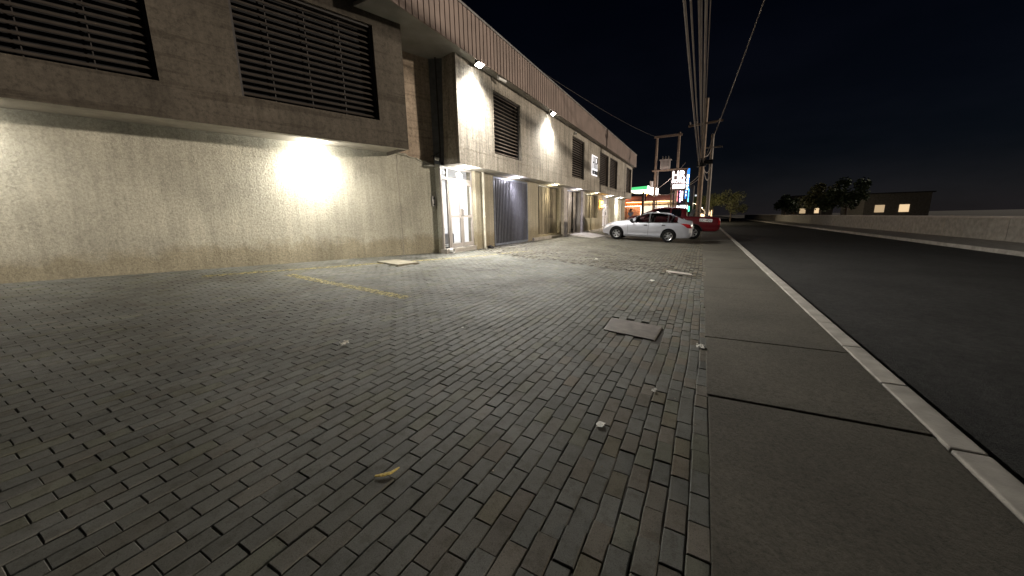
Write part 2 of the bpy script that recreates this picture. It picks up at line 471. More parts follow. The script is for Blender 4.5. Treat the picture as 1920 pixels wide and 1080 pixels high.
EX, EY = V((1,0,0)), V((0,1,0))
XL, XR = 9.0, 36.9                        # main block
YF, YB, ZS, ZE = 6.4, 6.95, 3.05, 5.98    # upper face, lower face, soffit, eave
wins = [(11.03,13.02,3.61,5.58), (19.15,21.33,3.57,5.64), (24.85,27.3,3.56,5.66), (27.75,30.35,3.55,5.68), (34.1,36.5,3.56,5.70)]
mb = MB()
wall(mb, (0,YF,0), EX, -EY, XL, XR, ZS, ZE+.1, wins, .2, gs=(10.25,15.6,22.1,26.9+.6,31.8), gzs=(3.5,))
mb.poly((XL,YF,ZS), (XL,YB+.02,ZS), (XL+.15,YB+.02,ZE+.1), (XL,YF,ZE+.1))
mb.poly((XR,YF,ZS), (XR,14,ZS), (XR,14,ZE+.1), (XR,YF,ZE+.1))
mb.build('upper_wall', M['wall_up'], HB)
for w in wins: louvre((0,YF,0), EX, -EY, *w, mull=((w[0]+w[1])/2,) if w[0] < 12 else ())
mb = MB(); mb.poly((XL,YF+.001,ZS), (XR,YF+.001,ZS), (XR,YB+.6,ZS), (XL,YB+.6,ZS))
mb.build('soffit', M['soffit'], HB)
# lower wall with its openings
D1 = (8.93,10.62); GT = (11.78,14.75); W1 = (15.9,18.75,.64,2.98); W2 = (19.68,22.45,.52,2.98); W3 = (23.5,26.6,1.38,2.95); D2 = (28.1,30.75); W4 = (32.2,34.3,.7,2.95); D3 = (34.75,35.6)
mb = MB()
wall(mb, (0,YB,0), EX, -EY, 10.6, XR, .2, ZS, [(GT[0],GT[1],.2,3.0), W1, W2, W3, (D2[0],D2[1],.2,2.9), W4, (D3[0],D3[1],.2,2.9)], .3)
mb.poly((10.6,YB,.2), (10.6,7.3,.2), (10.6,7.3,ZS), (10.6,YB,ZS))
mb.poly((XR,YB,.2), (XR,14,.2), (XR,14,ZS), (XR,YB,ZS))
mb.build('lower_wall', M['wall_low'], HB)
mb = MB()

for xa, xb in ((15.2,19.62), (22.5,28.05), (30.8,36.9)):
    mb = MB(); mb.box(xa, 6.86, .2, xb, 6.948, .55); mb.build('plinth', M['concrete'], HB, bevel=.01)
mb = MB(); mb.box(19.02, 6.80, .25, 19.6, 6.947, ZS-.002)
mb.build('pilaster', mat('pilaster_plaster', (.40,.36,.33), .8, bmp=.2), HB)
mb = MB(); mb.box(22.55, 6.82, .25, 22.95, 6.947, ZS-.002)
mb.build('pilaster', bpy.data.materials['pilaster_plaster'], HB)
# vertical blinds in the glazed bays
def blind(s0, s1, z0, z1, y, seed):
    rr = random.Random(seed); mb = MB(); s = s0
    while s < s1-.01:
        w = rr.choice((.09,.12,.16,.22)); an = rr.uniform(-.5,.5); e = min(s+w, s1)
        dy = math.sin(an)*w*.5
        mb.obox((s, y-dy, z0), (e-s, 2*dy, 0), (0,.008,0), (0,0,z1-z0)); s = e-.004
    b = mb.build('blind', M['blind'], HB)
    m2 = MB(); m2.box(s0, y-.08, z1-.05, s1, y+.06, z1-.004); m2.build('head_rail', M['slat_dark'], b)
blind(W1[0]+.003, W1[1]-.003, W1[2]+.004, W1[3], 7.1, 1); blind(W2[0]+.003, W2[1]-.003, W2[2]+.004, W2[3], 7.1, 2)
blind(W3[0]+.003, W3[1]-.003, W3[2]+.004, W3[3], 7.1, 3); M['blind_dark'] = M['blind']; M['blind'] = mat('blind_pale', (.55,.52,.45), .8); blind(W4[0]+.003, W4[1]-.003, W4[2]+.004, W4[3], 7.1, 4)
# steel gate
mb = MB(); x = GT[0]+.12
while x < GT[1]-.05:
    mb.box(x, 6.955, .5, x+.03, 6.99, 2.93); x += .122
gt = mb.build('gate', M['gate'], HB)
mb = MB(); mb.box(GT[0]+.03, 6.945, .46, GT[0]+.09, 7.01, 2.98); mb.box(GT[1]-.06, 6.945, .46, GT[1]-.01, 7.01, 2.98)
mb.box(GT[0]+.09, 6.945, .44, GT[1]-.06, 7.01, .52); mb.box(GT[0]+.09, 6.945, 2.92, GT[1]-.06, 7.01, 2.98)
mb.build('gate_frame', mat('gate_frame_steel', (.14,.155,.18), .4, .3), gt)
mb = MB(); mb.box(GT[0]-.1, 7.22, .2, GT[1]+.1, 7.25, 3.04); mb.build('gate_sheet', M['gate_back'], gt)
# glazed entrance: frame, two leaves, transom
def entrance(x0, x1, y, zb, zt, xm, ztr, label=None, kick=.95):
    fw = .055
    mb = MB()
    mb.box(x0, y, zb, x0+fw, y+.06, zt); mb.box(x1-fw, y, zb, x1, y+.06, zt); mb.box(x0+fw, y+.001, zt-fw, x1-fw, y+.059, zt)
    mb.box(xm, y-.004, zb, xm+fw, y+.064, zt-fw); mb.box(x0+fw, y-.002, ztr-.05, xm, y+.062, ztr+.03); mb.box(xm+fw, y-.002, ztr-.05, x1-fw, y+.062, ztr+.03)
    fr = mb.build('door_frame', M['alu'], HB)
    mb = MB(); mb.poly((x0,y+.03,zb), (x1,y+.03,zb), (x1,y+.03,zt), (x0,y+.03,zt)); mb.build('pane', M['glass'], fr)
    lw = (x1-fw-xm-fw)/2
    for i in range(2):
        a = xm+fw+lw*i+.006; b = a+lw-.012; m2 = MB()
        m2.box(a, y-.014, zb+.02, a+.085, y+.03-.004, ztr-.06); m2.box(b-.085, y-.014, zb+.02, b, y+.03-.004, ztr-.06)
        m2.box(a+.085, y-.013, zb+.02, b-.085, y+.025, zb+.14); m2.box(a+.085, y-.013, ztr-.15, b-.085, y+.025, ztr-.06); m2.box(a+.085, y-.013, zb+kick, b-.085, y+.025, zb+kick+.08)
        d = m2.build('door_leaf', M['alu'], HB)
        m3 = MB(); hx = b-.04 if i == 0 else a+.04
        m3.tube([(hx, y-.014, zb+1.0), (hx, y-.06, zb+1.02), (hx, y-.06, zb+1.2), (hx, y-.014, zb+1.22)], .011, 8); m3.build('handle', M['darkmetal'], d, smooth=True)
    return fr
fr1 = entrance(D1[0], D1[1], 7.08, .56, ZS-.004, 9.22, 2.70)
mb = MB(); mb.box(D1[0]-.02, 6.98, .25, D1[1]-.03, 7.2, .558); mb.build('threshold', M['concrete'], HB, bevel=.01)
# flat white pointed shape above the doors
mb = MB(); ex, ez = 9.72, 2.76
mb.prism([(ex,7.074,ez), (ex+.3,7.074,ez), (ex+.3,7.074,ez+.13), (ex+.24,7.074,ez+.16), (ex+.2,7.074,ez+.14), (ex+.16,7.074,ez+.23), (ex+.12,7.074,ez+.14), (ex+.06,7.074,ez+.17), (ex,7.074,ez+.12)], (0,-.004,0))
mb.build('white_shape', M['white'], fr1)
# lobby behind the first entrance
mb = MB()
mb.poly((8.6,7.5,.57), (11.6,7.2,.57), (11.6,10.6,.57), (8.6,10.6,.57)); mb.build('lobby_floor', M['tile'], HB)
mb = MB()
mb.poly((8.6,10.6,.57), (11.6,10.6,.57), (11.6,10.6,3.04), (8.6,10.6,3.04)); mb.poly((11.6,7.15,.57), (11.6,10.6,.57), (11.6,10.6,3.04), (11.6,7.15,3.04))
mb.poly((8.6,7.6,.57), (8.6,10.6,.57), (8.6,10.6,3.04), (8.6,7.6,3.04)); mb.poly((8.6,7.14,3.03), (11.6,7.14,3.03), (11.6,10.6,3.03), (8.6,10.6,3.03))
mb.box(9.9, 10.5, 1.5, 10.9, 10.598, 2.3)
mb.build('lobby_wall', M['lobby'], HB)
t = thing('reception_desk', 'low brown fronted reception desk seen through the first glass entrance', 'desk', (9.6,8.9,.57))
mb = MB(); mb.box(9.1, 8.9, .57, 10.3, 9.4, 1.55); mb.build('desk_body', M['white'], t)
mb = MB(); mb.box(9.08, 8.88, 1.28, 10.32, 8.899, 1.52); mb.build('front_board', M['wood'], t)
mb = MB(); mb.box(9.05, 8.86, 1.551, 10.35, 9.44, 1.59); mb.build('worktop', M['white'], t)
mb = MB(); mb.lathe((9.55,7.75,.57), Z, [(0,0), (.14,0), (.19,.6), (.17,.6), (.13,.03), (0,.03)], 20)
tag(mb.build('waste_bin', M['grey_fab'], at=(9.55,7.75,.57), smooth=True), 'tapered dark grey bin standing just inside the first glass entrance', 'bin')
t = thing('armchair', 'grey upholstered armchair inside the first glass entrance', 'armchair', (10.2,8.1,.57))
mb = MB(); mb.box(9.9, 7.85, .62, 10.5, 8.4, .98); mb.build('seat', M['grey_fab'], t, bevel=.04)
mb = MB(); mb.box(9.9, 8.4, .62, 10.5, 8.55, 1.4); mb.build('backrest', M['grey_fab'], t, bevel=.04)
# second lobby
entrance(D2[0], D2[1], 7.12, .57, 2.9, 28.5, 2.35, kick=.8)
mb = MB(); mb.box(D2[0]-.02, 6.9, .25, D2[1]+.02, 7.25, .568); mb.build('threshold', M['concrete'], HB)
mb = MB()
mb.poly((27.9,10,.57), (31,10,.57), (31,10,3.0), (27.9,10,3.0)); mb.poly((31,7.25,.57), (31,10,.57), (31,10,3.), (31,7.25,3.)); mb.poly((27.9,7.25,.57), (27.9,10,.57), (27.9,10,3.), (27.9,7.25,3.))
mb.poly((27.9,7.25,2.99), (31,7.25,2.99), (31,10,2.99), (27.9,10,2.99)); mb.poly((27.9,7.25,.575), (31,7.25,.575), (31,10,.575), (27.9,10,.575))
mb.build('lobby_wall', M['lobby'], HB)
mb = MB(); mb.box(28.2, 9.2, .58, 30.6, 9.6, 1.5)
tag(mb.build('counter', M['orange_wall'], at=(29.4,9.4,.58), bevel=.02), 'orange timber counter inside the far glass entrance', 'counter')
# service door at the far end
mb = MB(); mb.box(D3[0]+.01, 7.05, .45, D3[1]-.01, 7.1, 2.89); mb.build('service_door', M['white'], HB)
# grey cladding strip closing the recess beside the doors
mb = MB(); mb.poly((9.14,6.95,ZS-.01), (8.97,7.33,ZS-.01), (9.02,7.36,6.05), (9.2,6.97,6.05)); mb.poly((8.93,7.08,ZS-.01), (9.3,7.08,ZS-.01), (9.3,7.08,ZS+.1), (8.93,7.08,ZS+.1))
mb.build('cladding_panel', M['grey_panel'], HB)
mb = MB(); mb.tube([(9.03,7.12,6.0), (9.01,7.1,3.5), (8.98,7.12,3.05)], .018, 6); mb.tube([(9.0,7.14,3.42), (8.9,7.2,3.34), (8.7,7.2,3.28)], .012, 6)
mb.build('conduit', M['ink'], HB, smooth=True)
# downpipe
mb = MB(); mb.tube([(10.98,6.87,ZS-.01), (10.98,6.87,.46), (10.98,6.80,.42)], .045, 10)
for z in (2.6, 1.5): mb.tube([(10.98,6.87,z), (10.98,6.87,z+.06)], .054, 10)
mb.build('downpipe', M['pipe'], HB, smooth=True)
mb = MB(); mb.lathe((9.1,6.95,.5), (0,-1,0), [(.075,0), (.075,.1), (.062,.1), (.062,0)], 16); mb.build('drain_outlet', M['white'], HB, smooth=True)

# ---- wing (swings back to the left)
SW = 13.
mb = MB()
wall(mb, WP, WA, WO, 0, SW, .2, 3.34)
E1 = V((8.97,7.32,0))
mb.poly(WP+Z*.2, E1+Z*.2, E1+Z*3.12, WP+Z*3.33)
mb.poly(E1+Z*.2, V((8.93,7.08,.2)), V((8.93,7.08,3.06)), E1+Z*3.12)
mb.build('wing_lower_wall', M['wing_low'], HB)
mb = MB(); wall(mb, WP+WO*-.02, WA, WO, 0, 2.5, 3.2, 6.1); e2 = E1+V((.03,.02,0)); wp2 = WP-WO*.02
mb.poly(wp2+Z*3.2, e2+Z*3.08, e2+V((.05,.02,0))+Z*6.1, wp2+Z*6.1)
mb.build('recess_wall', stucco('concrete_recess', (.44,.35,.265), .4, .25, .25), HB)
BO = WP + WO*1.2; ZB = 3.2; s0 = .27
lw = [(.97,3.6,3.77,5.76), (4.7,7.3,3.77,5.76), (8.4,11.,3.77,5.76)]
mb = MB(); wall(mb, BO, WA, WO, s0, SW, ZB, 6.3, lw, .2)
mb.poly(BO+WA*s0+Z*ZB, BO+WA*s0-WO*1.2+Z*ZB, BO+WA*s0-WO*1.2+Z*6.3, BO+WA*s0+Z*6.3)
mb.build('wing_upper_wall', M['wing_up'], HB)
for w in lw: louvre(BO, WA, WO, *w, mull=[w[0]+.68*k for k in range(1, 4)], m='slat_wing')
mb = MB(); P = lambda s, d, z: BO + WA*s - WO*d + Z*z
mb.poly(P(s0,.001,ZB), P(SW,.001,ZB), P(SW,.14,ZB), P(s0,.14,ZB)); mb.poly(P(s0,.14,ZB), P(SW,.14,ZB), P(SW,.14,ZB+.09), P(s0,.14,ZB+.09)); mb.poly(P(s0,.14,ZB+.09), P(SW,.14,ZB+.09), P(SW,1.25,ZB+.09), P(s0,1.25,ZB+.09))
mb.build('wing_soffit', M['soffit'], HB)
mb = MB(); dl_ = (E1-WP).normalized(); nl_ = V((dl_.y,-dl_.x,0)); ck = MB()
ck.tube([WP + nl_*.0 + dl_*random.uniform(-.02,.02) + Z*(.36+.1*k) for k in range(30)], [random.uniform(.006,.016) for k in range(30)], 5); ck.build('plaster_crack', M['concrete'], HB)
mb.tube([WP + dl_*(.06*k) + Z*(3.32-.0115*k+random.uniform(-.02,.02)) + nl_*random.uniform(.0,.02) for k in range(20)], [random.uniform(.015,.04) for k in range(20)], 6)
mb.build('rough_ledge', M['wing_low'], HB)
# ---- eaves, fascia and roof
YE = 6.07; ZT = 7.02; XE = 6.2
mb = MB(); mb.box(XE, YE+.06, ZE-.01, XR+.1, YF+.03, ZE+.06); mb.box(XE, 6.46, ZE+.02, 9.3, 9.2, ZE+.1)
mb.build('eave_soffit', M['eave'], HB)
mb = MB(); x = XE; pit = .2
while x < XR+.1:
    e = min(x+pit, XR+.15)
    mb.obox((x+.004, YE, ZE-.04), (e-x-.05,0,0), (0,.03,0), (0,0,ZT-ZE+.04)); mb.obox((e-.046, YE+.022, ZE-.035), (.05,0,0), (0,.008,0), (0,0,ZT-ZE+.03)); x += pit
mb.build('fascia', M['fascia'], HB)
mb = MB(); x = XE
while x < XR+.1:
    L = min(3., XR+.16-x); mb.box(x, YE-.03, ZT, x+L-.01, YE+.12, ZT+.055); x += L
mb.build('roof_trim', M['flash'], HB)
mb = MB(); mb.box(XE, YE+.05, ZT-.05, XR+.15, 15, ZT-.005); mb.box(XR+.1, YE, ZE-.04, XR+.15, 14, ZT-.06)
mb.prism([P(.3,-.2,6.31), P(SW,-.2,6.31), P(SW,6,6.31), P(.3,6,6.31)], (0,0,.5))
mb.build('roof', M['roof'], HB)

# ---- soffit lights (recessed round LED panels)
WARM = (1,.90,.66); COOL = (.90,.87,1.); WHITE = (1,.97,.9); NEUT = (1,.96,.86)
M['led_w'] = emit('led_warm', WARM, 60); M['led_c'] = emit('led_cool', COOL, 60); M['led_n'] = emit('led_white', WHITE, 60)
def downlight(loc, color, m, power, label, spot=132):
    t = thing('ceiling_light', label, 'ceiling light', loc, 'round ceiling lights under the overhang')
    mb = MB(); mb.lathe(loc, (0,0,-1), [(.125,0), (.125,.02), (.10,.024), (.10,.012)], 20); mb.build('trim_ring', M['white'], t, smooth=True)
    mb = MB(); mb.lathe(loc, (0,0,-1), [(.098,.014), (0,.014)], 20); mb.build('diffuser', m, t)
    lamp('POINT', 'bulb', V(loc)-Z*.10, power*.15, color, .06, parent=t)
    lamp('SPOT', 'bulb', V(loc)-Z*.04, power*1.55, color, .09, target=V(loc)-Z*2, spot=spot, blend=1., parent=t)
dl = [((9.8,6.66,ZS),WHITE,'led_n',560,'lit round ceiling light above the white glass entrance doors nearest the camera'),
      ((13.2,6.66,ZS),COOL,'led_c',230,'cool violet ceiling light above the barred steel gate'),
      ((17.3,6.66,ZS),WARM,'led_w',170,'yellowish ceiling light over the widest brown blind'),
      ((21.1,6.66,ZS),COOL,'led_c',200,'violet tinted ceiling light over the blind at the concrete ramp'),
      ((25.1,6.66,ZS),WARM,'led_w',150,'yellowish ceiling light over the short window blind next to the orange sign'),
      ((29.4,6.66,ZS),WHITE,'led_n',330,'white ceiling light over the far glass entrance'),
      ((33.4,6.66,ZS),NEUT,'led_n',380,'ceiling light over the last blind before the far corner of the building')]
for q in dl: downlight(V(q[0]), q[1], M[q[2]], q[3], q[4])
for s, lb in ((2.2,'bright ceiling light under the wing overhang, above the blank tan wall at the left'), (7.2,'added ceiling light under the wing overhang, at the far left end of the wall')):
    p = P(s, .84, ZB+.09); downlight(p, NEUT, M['led_n'], 430 if s < 4 else 120, lb, 170)  # farther wing light is added to brighten the foreground paving

# ---- floodlights under the eave
M['flood'] = emit('flood_lens', (1,.98,.93), 260)
def flood(x, label, power):
    c = V((x, 6.2, ZE-.03)); t = thing('floodlight', label, 'floodlight', c, 'floodlights under the eave')
    mb = MB(); mb.obox(c+V((-.15,-.12,-.04)), (.30,0,0), (0,.15,-.07), (0,.03,.06)); mb.build('housing', M['alu'], t, bevel=.01)
    mb = MB(); mb.obox(c+V((-.13,-.116,-.0495)), (.26,0,0), (0,.13,-.061), (0,.003,.006)); mb.build('lens', M['flood'], t)
    for xa in (x-.17, x+.155):
        mb = MB(); mb.box(xa, 6.16, ZE-.08, xa+.015, 6.2, ZE-.008); mb.build('bracket', M['darkmetal'], t)
    lamp('SPOT', 'bulb', c+V((0,-.02,-.13)), power, (1,.97,.90), .06, target=c+V((0,-1.1,-2)), spot=150, blend=.85, parent=t)
flood(9.85, 'bright white floodlight under the eave at the near corner of the upper wall', 3500)
flood(15.75, 'bright white floodlight under the eave between the first two louvred windows', 2500)

# ---- cameras, intercom
t = thing('security_camera', 'white bullet camera under the ribbed eave next to the near floodlight', 'security camera', (11.2,6.2,ZE-.02), 'security cameras')
mb = MB(); mb.tube([(11.0,6.2,ZE-.01), (11.0,6.2,ZE-.07), (11.1,6.17,ZE-.09)], .02, 8); mb.build('mount', M['white'], t)
mb = MB(); mb.tube([(11.02,6.19,ZE-.09), (11.36,6.1,ZE-.12)], .045, 12); mb.build('body', M['white'], t, smooth=True)
mb = MB(); mb.tube([(11.36,6.1,ZE-.12), (11.37,6.097,ZE-.121)], .036, 12); mb.build('lens', M['ink'], t)
t = thing('security_camera', 'small white dome camera above the second louvred window', 'security camera', (19.4,6.4,5.76), 'security cameras')
mb = MB(); mb.box(19.33, 6.3, 5.8, 19.47, 6.398, 5.84); mb.build('mount', M['white'], t)
mb = MB(); mb.lathe((19.4,6.33,5.8), (0,0,-1), [(.07,0), (.07,.05), (.05,.1), (0,.115)], 14); mb.build('dome', M['white'], t, smooth=True)
mb = MB(); mb.lathe((19.37,6.27,5.74), (-.3,-1,-.4), [(.04,0), (.025,.02), (0,.025)], 10); mb.build('lens', M['ink'], t, smooth=True)
t = thing('security_camera', 'camera on a black arm in the recess above the near entrance', 'security camera', (8.75,7.22,3.26), 'security cameras')
mb = MB(); mb.tube([(8.95,7.24,3.36), (8.72,7.12,3.28), (8.70,7.1,3.17)], .022, 8); mb.build('arm', M['ink'], t, smooth=True)
mb = MB(); mb.tube([(8.80,7.16,3.23), (8.86,7.05,3.2)], .045, 10); mb.build('body', M['white'], t, smooth=True)
t = thing('intercom', 'small grey intercom box on the tan wall left of the near entrance', 'intercom', (8.88,7.34,1.9))
q = V((8.82,7.37,0)); dd = V((.915,-.4,0)).normalized(); nn = V((-.4,-.915,0)).normalized()
mb = MB(); mb.obox(q+Z*1.86+nn*.002, dd*.1, nn*.035, Z*.3); mb.build('case', M['flash'], t, bevel=.006)
for hz, hh in ((2.06,.07), (1.9,.04)):
    mb = MB(); mb.obox(q+Z*hz+nn*.038+dd*.02, dd*.06, nn*.004, Z*hh); mb.build('button', M['ink'], t)
mb = MB(); mb.tube([(11.28,6.9,.44), (11.2,6.78,.46), (11.14,6.68,.43)], .06, 12); mb.tube([(11.14,6.68,.43), (11.13,6.66,.428)], .068, 12)
tag(mb.build('pipe_elbow', M['ink'], at=(11.2,6.78,.40), smooth=True), 'black pipe elbow lying at the foot of the wall left of the gate', 'pipe')

# ---- text
def text_mesh(name, body, w, h, org, ax, ay, az, ext, m, parent, local=False):
    cu = bpy.data.curves.new(name, 'FONT'); cu.body = body; cu.size = 1; cu.extrude = .01
    o = bpy.data.objects.new(name, cu); COL.objects.link(o)
    dg = bpy.context.evaluated_depsgraph_get(); me = bpy.data.meshes.new_from_object(o.evaluated_get(dg))
    bpy.data.objects.remove(o); bpy.data.curves.remove(cu)
    P_ = [v.co.copy() for v in me.vertices]; x0 = min(p.x for p in P_); x1 = max(p.x for p in P_); y0 = min(p.y for p in P_); y1 = max(p.y for p in P_)
    off = V((0,0,0)) if local else OFF[parent.name]
    org, ax, ay, az = V(org), V(ax), V(ay), V(az)
    for v, p in zip(me.vertices, P_):
        v.co = org + ax*((p.x-x0)/(x1-x0)*w) + ay*((p.y-y0)/(y1-y0)*h) + az*(p.z/.01*ext) - off
    me.name = name
    return link(name, me, m, parent)

M['halo'] = emit('halo_white', (1,.97,.98), 1.15); M['letter'] = mat('letter_face', (.02,.018,.018), .5)
t = thing('wall_sign', 'halo lit letters HR on the upper wall between the louvred windows', 'sign', (22.7,6.4,4.0))
mb = MB(); mb.box(22.70, 6.33, 3.98, 24.0, 6.35, 5.18); mb.build('halo_glow_panel', M['halo'], t, bevel=.02)  # glowing plate stands in for the letters' halo light on the wall
def strokes(nm, rects):
    mb = MB()
    for x0, z0, x1, z1 in rects: mb.box(x0, 6.30, z0, x1, 6.325, z1)
    mb.build(nm, M['letter'], t)
strokes('letter', [(22.82,4.4,22.90,5.1), (22.90,4.72,23.14,4.78), (23.14,4.4,23.22,5.1)])
strokes('letter', [(23.42,4.4,23.50,5.1), (23.50,5.04,23.80,5.1), (23.50,4.70,23.80,4.76), (23.80,4.74,23.88,5.07), (23.72,4.4,23.80,4.70)])
text_mesh('letters', 'HOTEL', 1.18, .23, (22.80,6.312,4.05), EX, Z, -EY, .02, M['letter'], t)
M['amber'] = emit('amber_panel', (1,.52,.08), 9)
t = thing('wall_sign', 'small amber lit plaque on the pillar left of the far entrance', 'sign', (27.0,6.95,2.1))
mb = MB(); mb.box(26.95, 6.84, 2.08, 27.8, 6.88, 2.62); mb.build('panel', M['amber'], t)
mb = MB(); mb.box(26.9, 6.82, 2.03, 27.85, 6.839, 2.10); mb.box(26.9, 6.82, 2.60, 27.85, 6.839, 2.67); mb.box(26.9, 6.82, 2.10, 26.97, 6.839, 2.60); mb.box(27.05, 6.82, 2.32, 27.7, 6.839, 2.37); mb.box(26.98, 6.88, 2.2, 27.7, 6.948, 2.5); mb.build('frame', M['brown'], t)
lamp('POINT', 'bulb', (27.4,6.72,2.35), 22, (1,.5,.08), .1, parent=t)
lamp('AREA', 'lobby_lamp', (10.1,8.6,2.98), 130, (.95,.96,1), target=(10.1,8.6,0)).data.size = 1.6
lamp('AREA', 'lobby_lamp', (29.5,8.6,2.95), 70, (1,.98,.95), target=(29.5,8.6,0)).data.size = 1.6

# ---- ramp and covers
mb = MB(); mb.prism([(19.85,6.84,.2), (19.85,6.84,.50), (19.85,6.3,.49), (19.4,5.25,.325), (19.4,5.25,.2)], (2.6,0,0))
tag(mb.build('concrete_ramp', M['concrete'], at=(21.1,6.,.36), bevel=.01), 'short pale concrete ramp up to the violet lit bay', 'ramp')
def slabobj(name, poly, z, th, m, label, tilt=.0):
    mb = MB(); zs = [g(*p)+z+tilt*i for i, p in enumerate(poly)]
    mb.prism([(p[0],p[1],q) for p, q in zip(poly, zs)], (0,0,-th))
    c = (sum(p[0] for p in poly)/len(poly), sum(p[1] for p in poly)/len(poly))
    return tag(mb.build(name, m, at=(c[0],c[1],g(*c)), bevel=.006), label, 'manhole cover', 'inspection covers')
slabobj('manhole_cover', COVERS[0], .012, .05, M['cover'], 'brown rectangular cover plate sunk in the near paving at the right', .002)
slabobj('manhole_cover', COVERS[1], .036, .055, M['slab'], 'raised tan concrete cover slab beside the blank wall at the left')
slabobj('drain_slab', ((9.86,.78),(9.56,.66),(9.5,.16),(9.72,.2),(9.84,.45)), .03, .06, M['concrete'], 'narrow pale broken slab where the two paving patterns meet near the kerb')

# ---- litter
def crumple(name, loc, size, m, label, cat, flat=.35, seed=0):
    rr = random.Random(seed); mb = MB(); nx, ny = 6, 5; idx = {}
    for i in range(nx):
        for j in range(ny):
            u, v = i/(nx-1)-.5, j/(ny-1)-.5
            idx[i,j] = mb.pts([(loc[0]+u*size+rr.uniform(-.1,.1)*size, loc[1]+v*size*.7+rr.uniform(-.1,.1)*size, g(loc[0],loc[1])+.014+abs(rr.gauss(0,flat))*size*.5)])
    for i in range(nx-1):
        for j in range(ny-1): mb.f.append((idx[i,j], idx[i+1,j], idx[i+1,j+1], idx[i,j+1]))
    return tag(mb.build(name, m, at=(loc[0],loc[1],g(*loc[:2])+.012)), label, cat, 'scraps of litter on the paving')
crumple('litter', (2.33,3.22), .085, M['paper'], 'crumpled whitish scrap on the paving at the left', 'litter', .55, 1)
crumple('litter', (2.27,.535), .07, M['paper'], 'torn pale paper scrap, nearest of the white scraps', 'litter', .05, 2)
crumple('litter', (2.97,.27), .05, M['paper'], 'small grey white scrap between the torn paper and the cover plate', 'litter', .2, 3)
crumple('litter', (4.31,-.05), .11, M['paper'], 'whitish wrapper lying at the kerb edge right of the cover plate', 'litter', .3, 4)
crumple('litter', (10.8,2.82), .12, M['paper'], 'tiny white scrap on the rough far paving', 'litter', .2, 5)
crumple('litter', (8.13,.92), .13, M['paper'], 'white scrap near the broken drain slab', 'litter', .25, 6)
crumple('litter', (3.42,2.5), .03, M['paper'], 'tiny white fleck in the middle of the paving', 'litter', .2, 7)
mb = MB(); zz = g(1.2,1.43)+.018
mb.tube([(1.16,1.475,zz), (1.185,1.44,zz+.005), (1.215,1.415,zz+.004), (1.25,1.405,zz+.012), (1.265,1.40,zz+.016)], [.007,.013,.011,.008,.004], 7)
for v_i, q in enumerate(mb.v): mb.v[v_i] = (q[0], q[1], zz+(q[2]-zz)*.45)
tag(mb.build('peel', M['peel'], at=(1.2,1.43,zz-.012), smooth=True), 'curled yellow brown peel lying on the nearest paving', 'litter', 'scraps of litter on the paving')

mb = MB(); rr = random.Random(21)
for k in range(420):
    q = rr.random()
    if q < .4: x, y = rr.uniform(1.5, 20), abs(rr.gauss(0, .25))-.06
    elif q < .65: x = rr.uniform(9, 27); y = 6.75-abs(rr.gauss(0, .35))
    else: x, y = rr.uniform(.6, 12), rr.uniform(.1, 6.5)
    if y > float(wing_y(np.float64(x)))-.2: continue
    z = g(x, y)+.002; e = rr.uniform(.002, .006)*(1 + .05*x)
    P4 = [(x+rr.uniform(-1,1)*e*1.6, y+rr.uniform(-1,1)*e*1.6, z+e*h) for h in (0, .1, .1, 1.)]
    for t3 in ((0,1,3), (1,2,3), (2,0,3), (0,2,1)): mb.poly(*[P4[i] for i in t3])
tag(mb.build('grit', mat('grit_stone', (.24,.21,.16), .9, var=.6, scale=3)), kind='stuff')
# ------------------------------------------------------------------ vehicles
def interp(tab, x):
    xs_ = [p[0] for p in tab]; ys_ = [p[1] for p in tab]
    if x <= xs_[0]: return ys_[0]
    if x >= xs_[-1]: return ys_[-1]
    i = max(k for k in range(len(xs_)) if xs_[k] <= x); i = min(i, len(xs_)-2)
    h = xs_[i+1]-xs_[i]; t_ = (x-xs_[i])/h
    def sl(k):
        if k <= 0 or k >= len(xs_)-1: return 0 if False else ((ys_[1]-ys_[0])/(xs_[1]-xs_[0]) if k <= 0 else (ys_[-1]-ys_[-2])/(xs_[-1]-xs_[-2]))
        a = (ys_[k]-ys_[k-1])/(xs_[k]-xs_[k-1]); b = (ys_[k+1]-ys_[k])/(xs_[k+1]-xs_[k])
        return 0 if a*b <= 0 else 2*a*b/(a+b)
    m0, m1 = sl(i)*h, sl(i+1)*h
    return (2*t_**3-3*t_**2+1)*ys_[i] + (t_**3-2*t_**2+t_)*m0 + (-2*t_**3+3*t_**2)*ys_[i+1] + (t_**3-t_**2)*m1

